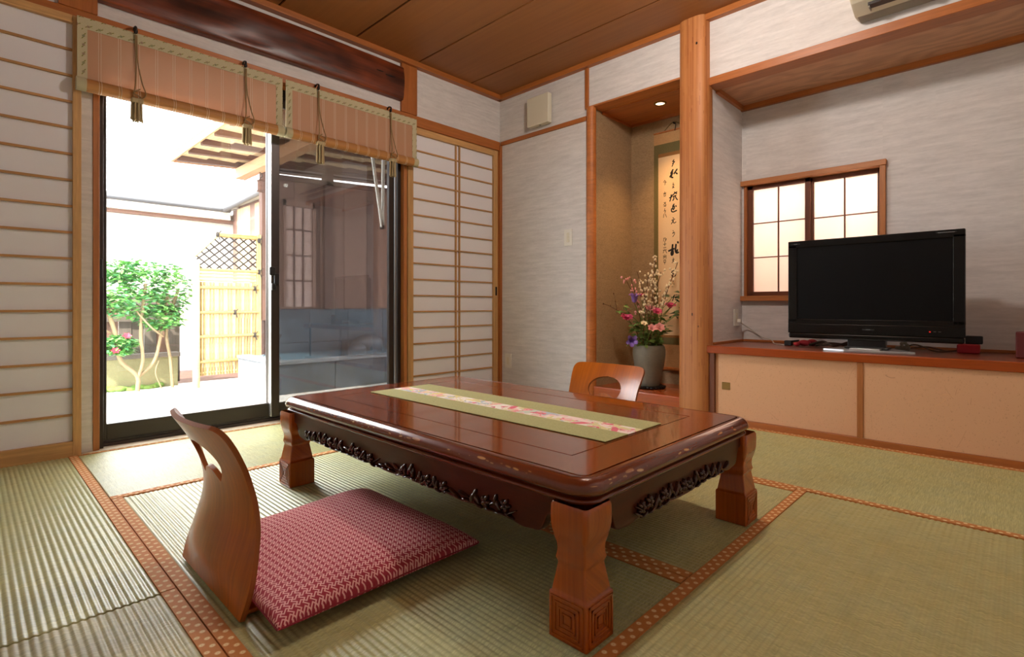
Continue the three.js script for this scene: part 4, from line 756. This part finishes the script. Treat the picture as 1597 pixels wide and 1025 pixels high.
{
  const mat = thing('woven_stand', 'round black woven mat under the grey vase', 'mat', [VX, VY, VZ]), beads = [];
  for (let i = 0; i < 22; i++) { const a = i / 22 * 6.2832; beads.push(ball(VX + Math.cos(a) * 0.1, VY + 0.009, VZ + Math.sin(a) * 0.1, 0.014, 0.009, 0.014, 7, 5)); }
  part('disc', lathe([[0, VY + 0.012], [0.095, VY + 0.012], [0.1, VY + 0.004], [0.095, VY], [0, VY]], VX, 0, VZ), M.black, mat); part('scalloped_edge', beads, M.black, mat);
  const vase = thing('vase', 'grey-green stoneware vase holding the flower arrangement', 'vase', [VX, VY + 0.012, VZ]), b = VY + 0.0125;
  M.vase = std('#86806f', { map: rep(mottle, 2), roughness: 0.55 });
  part('body', lathe([[0, b], [0.064, b], [0.07, b + 0.004], [0.076, b + 0.03], [0.088, b + 0.085], [0.1, b + 0.14], [0.108, b + 0.19], [0.111, b + 0.22], [0.11, b + 0.25], [0.105, b + 0.27], [0.099, b + 0.281], [0.093, b + 0.283], [0.09, b + 0.278], [0.098, b + 0.25], [0.1, b + 0.2], [0, b + 0.15]], VX, 0, VZ, 40), M.vase, vase);
}
const MOUTH = VY + 0.27;
{
  M.stemGreen = std('#6d8a3f', { roughness: 0.7, side: THREE.DoubleSide }); M.twig = std('#6b4a2c', { roughness: 0.85 });
  M.pink = std('#e0567f', { roughness: 0.7, side: THREE.DoubleSide }); M.pinkPale = std('#eba3a0', { roughness: 0.7, side: THREE.DoubleSide }); M.purple = std('#8f6fc4', { roughness: 0.7, side: THREE.DoubleSide }); M.cream = std('#f3e2bd', { roughness: 0.8 });
  M.leafGreen = std('#5c7a34', { roughness: 0.6, side: THREE.DoubleSide }); M.leafDeep = std('#35502a', { roughness: 0.55, side: THREE.DoubleSide });
  const depth0 = 3.66, r = rnd(404), base = (k) => [VX + Math.cos(k * 2.4) * 0.05, MOUTH - 0.06, VZ + Math.sin(k * 2.4) * 0.05];
  const petal = (s, w, tilt, turn) => {                          // a cupped petal from the flower's centre
    const rows = []; for (let i = 0; i <= 6; i++) { const t = i / 6, ww = w * Math.pow(Math.sin(Math.PI * (0.12 + 0.83 * t)), 0.7), row = []; for (let j = 0; j <= 4; j++) { const q = j / 2 - 1; row.push([q * ww, Math.sin(t * 1.9) * s * 0.5 + q * q * ww * 0.35, t * s]); } rows.push(row); }
    const g = sheet(rows); g.rotateX(tilt); g.rotateY(turn); return g;
  };
  const bloom = (p, s, n, up, mat) => {                           // an open double flower, or a bell when it has five petals
    const o = [], bell = n === 5;
    if (bell) { o.push(new THREE.LatheGeometry([[0, 0], [0.16, 0.02], [0.28, 0.16], [0.33, 0.45], [0.38, 0.72], [0.52, 0.95]].map((q) => new THREE.Vector2(q[0] * s, q[1] * s)), 14)); for (let k = 0; k < 5; k++) { const g = petal(s * 0.42, s * 0.24, 0.1, k * 1.257); g.translate(Math.sin(k * 1.257) * s * 0.3, s * 0.78, Math.cos(k * 1.257) * s * 0.3); o.push(g); } }
    else for (let ring = 0; ring < 3; ring++) for (let k = 0; k < n - ring; k++) o.push(petal(s * (0.85 - ring * 0.2), s * (0.36 - ring * 0.06), -0.15 - ring * 0.45, k / (n - ring) * 6.283 + ring * 0.6));
    const g = join(o); g.rotateX(up * (bell ? 1.2 : 1)); g.rotateY(YAW); g.translate(...p); return g;
  };
  let k = 0;
  function flower(name, label, px, py, dd, s, mat, n, up) { const p = at(px, py, depth0 + dd), b = base(k++), o = thing(name, label, 'flower', b, undefined); part('stem', tube([b, [lerp(b[0], p[0], 0.45), lerp(b[1], p[1], 0.6), lerp(b[2], p[2], 0.45)], p], 0.0025, 16, 5), M.stemGreen, o); part('bloom', bloom(p, s * 1.3, n, up, mat), mat, o); const f = []; for (let i = 0; i < 3; i++) { const t = 0.35 + i * 0.2; f.push(leafAt([lerp(b[0], p[0], t), lerp(b[1], p[1], t), lerp(b[2], p[2], t)], 0.045, 0.011, r)); } part('leaves', f, M.leafGreen, o); return o; }
  flower('pink_flower', 'large deep pink flower at the left side of the arrangement', 977, 499, -0.02, 0.042, M.pink, 8, 0.6);
  flower('pink_flower', 'bright pink flower at the right side of the arrangement against the scroll', 1045, 481, 0.02, 0.04, M.pink, 8, 0.4);
  flower('pink_flower', 'pink flower near the middle of the arrangement, right of two pale ones', 1024, 489, -0.05, 0.034, M.pink, 7, 0.7);
  flower('pink_flower', 'small rose-pink bud at the top centre of the pink flowers', 1000, 463, 0.0, 0.024, M.pink, 6, 0.3);
  flower('pale_flower', 'pale pink flower in the middle of the arrangement', 1013, 484, -0.03, 0.034, M.pinkPale, 7, 0.6);
  flower('pale_flower', 'pale pink tulip-like flower low on the right above the vase rim', 1028, 513, -0.1, 0.034, M.pinkPale, 6, 1.0);
  flower('pale_flower', 'dusky pink flower low at the centre just above the leaves', 1016, 514, -0.12, 0.03, M.pinkPale, 6, 0.9);
  flower('purple_bellflower', 'upper purple bellflower at the upper left of the arrangement', 989, 472, -0.02, 0.045, M.purple, 5, 0.2);
  flower('purple_bellflower', 'lower purple bellflower drooping over the left rim of the vase', 983, 528, -0.1, 0.045, M.purple, 5, 1.5);
  flower('cream_flower', 'cream bud between the left pink flower and the pale ones', 1000, 490, -0.04, 0.022, M.cream, 6, 0.5);
  flower('cream_flower', 'cream bud below the middle of the arrangement', 1004, 507, -0.1, 0.024, M.cream, 6, 0.6);
  const tips = [[1022, 402, 'tallest cream-budded branch rising straight up from the vase'], [1031, 424, 'cream-budded branch just right of the tallest branch'], [1057, 409, 'cream-budded branch leaning right across the scroll writing'], [1011, 428, 'cream-budded branch just left of the tallest branch'], [1002, 447, 'short upright cream-budded branch above the pink bud'], [994, 424, 'thin cream-budded branch leaning left of centre'], [984, 434, 'thin budded branch leaning to the upper left'], [976, 436, 'leftmost thin budded branch of the bouquet'], [1041, 446, 'short cream-budded branch in front of the scroll']];
  for (const [i, [px, py, label]] of tips.entries()) {
    const p = at(px, py, depth0 + (i % 3 - 1) * 0.05), b = base(k++), mid = [lerp(b[0], p[0], 0.42) + (r() - 0.5) * 0.03, lerp(b[1], p[1], 0.55), lerp(b[2], p[2], 0.42)], o = thing('budded_branch', label, 'branch', b, 'budded branches in the vase'), curve = new THREE.CatmullRomCurve3([b, mid, p].map((q) => V(...q)));
    const stems = [tube([b, mid, p], 0.0028, 24, 5)], buds = [];
    for (let j = 0; j < (i < 5 ? 34 : 16); j++) { const t = 0.42 + 0.58 * Math.pow(r(), 0.8), q = curve.getPoint(t), off = V((r() - 0.5), r() * 0.4, (r() - 0.5)).multiplyScalar(0.05); buds.push(ball(q.x + off.x, q.y + off.y, q.z + off.z, 0.0055 + r() * 0.004, 0.007 + r() * 0.004, 0.0055 + r() * 0.004, 6, 4)); if (j % 3 === 0) stems.push(rod(q.toArray(), q.clone().add(off).toArray(), 0.0014, 0.001, 4)); }
    part('stem', stems, M.twig, o); const m = part('buds', buds, i === 6 || i === 7 ? M.pinkPale : M.cream, o); m.userData.kind = 'stuff';
  }
  { const b = base(k++), q = (x, y) => at(x, y, depth0), o = thing('bare_twig', 'bare forked twig reaching out to the left of the vase', 'twig', b); part('stem', [tube([b, q(985, 505), q(968, 488), q(952, 478), q(941, 474)], 0.003, 30, 5), tube([q(962, 484), q(960, 470), q(957, 458)], 0.002, 12, 5)], M.twig, o); part('buds', [[941, 474], [952, 477], [957, 458], [960, 470], [968, 487]].map((e) => { const p = q(...e); return ball(p[0], p[1], p[2], 0.005, 0.007, 0.005, 6, 4); }), M.twig, o); }
  const greens = (name, label, list, n, l, w, mat, seed) => { const rr = rnd(seed), b = base(k++), o = thing(name, label, 'foliage', b), c = at(...list[Math.floor(list.length / 2)], depth0), f = []; part('stem', list.map((e) => { const p = at(...e, depth0); return tube([b, [lerp(b[0], p[0], 0.4), lerp(b[1], p[1], 0.6), lerp(b[2], p[2], 0.4)], p], 0.0022, 14, 5); }), M.stemGreen, o); for (const e of list) for (let i = 0; i < n; i++) { const p = at(e[0] + (rr() - 0.5) * 12, e[1] + (rr() - 0.5) * 14, depth0 + (rr() - 0.6) * 0.16); f.push(leafAt(p, l, w, rr)); } part('leaves', f, mat, o); };
  greens('leafy_stem', 'thick green leaves filling the mouth of the vase', [[996, 520], [1006, 524], [1016, 526], [1026, 522], [1034, 514], [990, 508], [1012, 500], [1030, 500], [1003, 532], [1022, 533], [990, 532], [1012, 538], [1030, 534]], 17, 0.052, 0.014, M.leafGreen, 41);
  greens('leafy_stem', 'dark glossy leaves at the right of the arrangement beside the pillar', [[1050, 462], [1058, 468], [1054, 492], [1060, 486]], 5, 0.05, 0.022, M.leafDeep, 42);
  greens('leafy_stem', 'yellow-green leaves at the upper left of the arrangement', [[972, 480], [980, 486]], 6, 0.05, 0.012, M.stemGreen, 43);
}
{
  const [x, y, z] = SPOT.at, d = thing('downlight', 'small round recessed downlight in the niche ceiling', 'light', [x, 2.05, z]);
  part('rim', lathe([[0.03, 2.05], [0.03, 2.044], [0.04, 2.044], [0.043, 2.049], [0.043, 2.05]], x, 0, z, 28), M.brass, d);
  M.bulb = std('#fff6e8', { emissive: 0xffe2b8, emissiveIntensity: 5 });
  part('bulb', lathe([[0, 2.044], [0.02, 2.0455], [0.03, 2.049]], x, 0, z, 24), M.bulb, d);
  const s = new THREE.SpotLight(SPOT.color, SPOT.intensity, 0, 0.8, 0.7, 2); s.position.set(x, y - 0.002, z); s.target.position.set(x, 0, z - 0.02); s.castShadow = true; s.shadow.radius = 1.3; scene.add(s, s.target);
}
// pendant lamp over the table (above the picture)
{
  const [x, y, z] = LAMP.at, l = thing('pendant_lamp', 'square white paper pendant lamp hanging from the ceiling', 'lamp', [x, y - 0.09, z]);
  M.lantern = std('#fff8ec', { emissive: 0xfff1e2, emissiveIntensity: 1.6, roughness: 0.9 });
  part('lamp_shade', new RoundedBoxGeometry(0.3, 0.18, 0.3, 2, 0.02).translate(x, y, z), M.lantern, l);
  part('cord', rod([x, y + 0.09, z], [x, CEIL, z], 0.004), M.black, l);
  const p = new THREE.PointLight(LAMP.color, LAMP.intensity, 0, 2); p.position.set(x, y, z); p.castShadow = true; p.shadow.radius = 3; scene.add(p);
}

// ---------- fittings on the walls ----------
{
  const f = thing('ventilation_cover', 'square cream ventilation cover high on the back wall', 'vent', [0.455, 2.03, 0.03]);
  part('cover', bx(0.35, 0.562, 2.03, 2.25, 0.012, 0.055, 0.006), M.plastic, f);
  part('side_fin', [0, 1, 2].map((i) => bx(0.36, 0.5605, 2.04, 2.24, 0.016 + i * 0.011, 0.021 + i * 0.011)), M.plasticWhite, f);
  part('base', bx(0.362, 0.55, 2.04, 2.24, 0.0, 0.014), M.plasticGrey, f);
  part('pull', ball(0.47, 2.028, 0.04, 0.008, 0.006, 0.008), M.plasticGrey, f);
}
function plate(name, label, cat, [x0, x1, y0, y1], kind, x) {
  const t = thing(name, label, cat, x === undefined ? [(x0 + x1) / 2, y0, 0.004] : [x, y0, (x0 + x1) / 2]), m = (x0 + x1) / 2, c = (y0 + y1) / 2;
  const b = (a0, a1, h0, h1, d0, d1, r) => (x === undefined ? bx(a0, a1, h0, h1, d0, d1, r) : bx(x + d0, x + d1, h0, h1, a0, a1, r));
  part('plate', b(x0, x1, y0, y1, 0, 0.006, 0.002), M.plasticWhite, t);
  if (kind === 'switch') for (let i = -1; i < 2; i++) part('rocker', b(m - 0.012, m + 0.012, c + i * 0.024 - 0.011, c + i * 0.024 + 0.011, 0.005, 0.009, 0.002), M.plastic, t);
  else if (kind) part('socket', [b(m - 0.014, m + 0.014, c - 0.03, c + 0.03, 0.005, 0.008, 0.002)], M.plastic, t);
  return t;
}
plate('light_switch', 'cream light switch plate on the back wall left of the niche', 'switch', [0.672, 0.744, 1.106, 1.226], 'switch');
plate('wall_socket', 'pale wall socket plate low on the back wall near the corner', 'socket', [0.065, 0.135, 0.172, 0.285], 'socket');
const aer = plate('wall_socket', 'wall socket plate with a plug on the alcove side wall', 'socket', [-0.445, -0.375, 0.54, 0.65], 'socket', AX);
part('plug', bx(AX + 0.007, AX + 0.03, 0.562, 0.586, -0.44, -0.415, 0.004), M.plasticWhite, aer);

// air conditioner on the wall above the alcove: side profile drawn in (z, y) and extended along x
{
  const ac = thing('air_conditioner', 'cream air conditioner cut off by the top edge of the picture', 'air conditioner', [2.9, 2.05, 0.1]);
  const prof = [[0, 2.062], [0.035, 2.055], [0.075, 2.05], [0.085, 2.052], [0.165, 2.078], [0.198, 2.1], [0.205, 2.13], [0.205, 2.27], [0.19, 2.31], [0.15, 2.325], [0, 2.33]];
  const g = new THREE.ExtrudeGeometry(new THREE.Shape(prof.map((p) => new THREE.Vector2(p[0], p[1]))), { depth: 0.8, bevelEnabled: true, bevelSize: 0.004, bevelThickness: 0.01, bevelSegments: 3 }); g.rotateY(-Math.PI / 2); g.scale(-1, 1, 1); const q = g.index; g.translate(2.505, 0, 0);
  { const p = g.attributes.position; for (let i = 0; i < p.count; i += 3) { const a = [p.getX(i), p.getY(i), p.getZ(i)]; p.setXYZ(i, p.getX(i + 2), p.getY(i + 2), p.getZ(i + 2)); p.setXYZ(i + 2, ...a); } g.computeVertexNormals(); }
  part('body', g, M.plastic, ac);
  part('base_tray', bx(2.505, 3.3, 2.0445, 2.054, 0.004, 0.08, 0.004), M.plasticGrey, ac);
  part('air_outlet', bar([2.56, 2.063, 0.123], [3.27, 2.063, 0.123], 0.055, 0.012).translate(0, -0.002, 0), M.black, ac);
  for (let i = 0; i < 4; i++) part('louver', bx(2.562 + i * 0.18, 2.566 + i * 0.18, 2.045, 2.075, 0.1, 0.145), M.plasticGrey, ac);
}

// ---------- the two rolled bamboo blinds ----------
M.slat = phys('#cfa07c', { roughness: 0.6, transmission: 0.2, thickness: 0, side: THREE.DoubleSide });
M.thread = std('#e8dcc6', { roughness: 0.9 }); M.brocade = std('#ffffff', { map: rep(brocadeTex, 5), roughness: 0.9 }); M.tassel = std('#c9b88e', { map: rep(grain, 8, 8), roughness: 0.9 }); M.cordTan = std('#8f7650', { roughness: 0.9 });
M.rollBamboo = std('#c98f50', { map: rep(grain, 1, 6), roughness: 0.6 });
function blind(name, label, z0, z1, x, hooks) {
  const o = thing(name, label, 'blind', [x, 1.63, (z0 + z1) / 2]), yT = 1.956, yR = 1.662, rr = 0.029, s = [];
  for (let y = yR + 0.01; y < yT - 0.035; y += 0.0023) s.push(new THREE.BoxGeometry(0.0012, 0.0019, z1 - z0).translate(x, y, (z0 + z1) / 2));
  const sl = part('slats', s, M.slat, o); sl.userData.kind = 'stuff';
  const th = []; for (let z = z0 + 0.09; z < z1 - 0.05; z += 0.073) for (const d of [0, 0.009]) { th.push(new THREE.BoxGeometry(0.0008, yT - yR - 0.03, 0.0012).translate(x + 0.0012, (yT + yR) / 2, z + d)); const g = new THREE.TorusGeometry(rr + 0.0006, 0.0008, 4, 24); g.rotateY(0); g.translate(x - 0.004, yR, z + d); th.push(g); }
  part('binding_thread', th, M.thread, o);
  part('border', bx(x - 0.003, x + 0.0025, yT - 0.045, yT + 0.006, z0, z1), M.brocade, o);
  for (const [a, b] of [[z0, z0 + 0.036], [z1 - 0.036, z1]]) part('border', bx(x - 0.003, x + 0.0025, yR, yT - 0.045, a, b), M.brocade, o);
  const roll = rod([x - 0.004, yR, z0 + 0.03], [x - 0.004, yR, z1 - 0.03], rr, rr, 28), q = roll.attributes.uv; for (let i = 0; i < q.count; i++) q.setXY(i, q.getY(i) * 0.8, q.getX(i) * 0.18);
  part('roll', roll, M.rollBamboo, o);
  for (const [a, b] of [[z0 - 0.004, z0 + 0.032], [z1 - 0.032, z1 + 0.004]]) part('roll_end', rod([x - 0.004, yR, a], [x - 0.004, yR, b], rr + 0.001, rr + 0.001, 24), M.brocade, o);
  for (const [z, hang] of hooks) {
    part('hook', [tube([[0.016, 1.985, z], [0.03, 1.995, z], [x + 0.012, 1.985, z], [x + 0.014, 1.955, z + 0.004]], 0.005, 14), ball(x + 0.008, 1.968, z, 0.009, 0.012, 0.009)], M.iron, o);
    part('cord', [tube([[x + 0.01, 1.95, z - 0.003], [x + 0.012, 1.83, z - 0.006], [x + 0.034, 1.72, z - 0.02], [x + 0.036, 1.665, z - 0.034], [x + 0.03, 1.64, z - 0.012]], 0.0028, 30), tube([[x + 0.01, 1.95, z + 0.003], [x + 0.014, 1.8, z], [x + 0.034, 1.69, z + 0.008], [x + 0.034, 1.65, z + 0.014], [x + 0.03, 1.635, z]], 0.0028, 30), tube([[x + 0.034, 1.69, z - 0.012], [x + 0.04, 1.665, z + 0.014], [x + 0.038, 1.65, z - 0.014], [x + 0.034, 1.635, z + 0.006]], 0.003, 24)], M.cordTan, o);
    const ts = []; for (let i = 0; i < 16; i++) { const a = hash(i, 1, 77) * 6.3, q2 = 0.023 * Math.sqrt(hash(i, 2, 77)), dx = Math.cos(a) * q2 * 0.7, dz = Math.sin(a) * q2; ts.push(rod([x + 0.034 + dx, 1.632, z + dz], [x + 0.034 + dx * 1.1, 1.632 - hang + hash(i, 3, 77) * 0.01, z + dz * 1.15], 0.004, 0.0045, 5)); }
    part('tassel', [...ts, bx(x + 0.018, x + 0.05, 1.618, 1.642, z - 0.024, z + 0.024, 0.006)], M.tassel, o);
  }
}
blind('bamboo_blind', 'rolled-up bamboo blind with two tassels over the left half of the glass door', 1.785, 2.69, 0.05, [[2.475, 0.1], [1.985, 0.1]]);
blind('bamboo_blind', 'rolled-up bamboo blind over the right half of the glass door and its frame', 0.862, 1.765, 0.05, [[1.575, 0.12], [1.075, 0.11]]);

scene.traverse((o) => { if (o.isMesh) { o.castShadow = true; o.receiveShadow = true; } });
renderer.render(scene, camera);
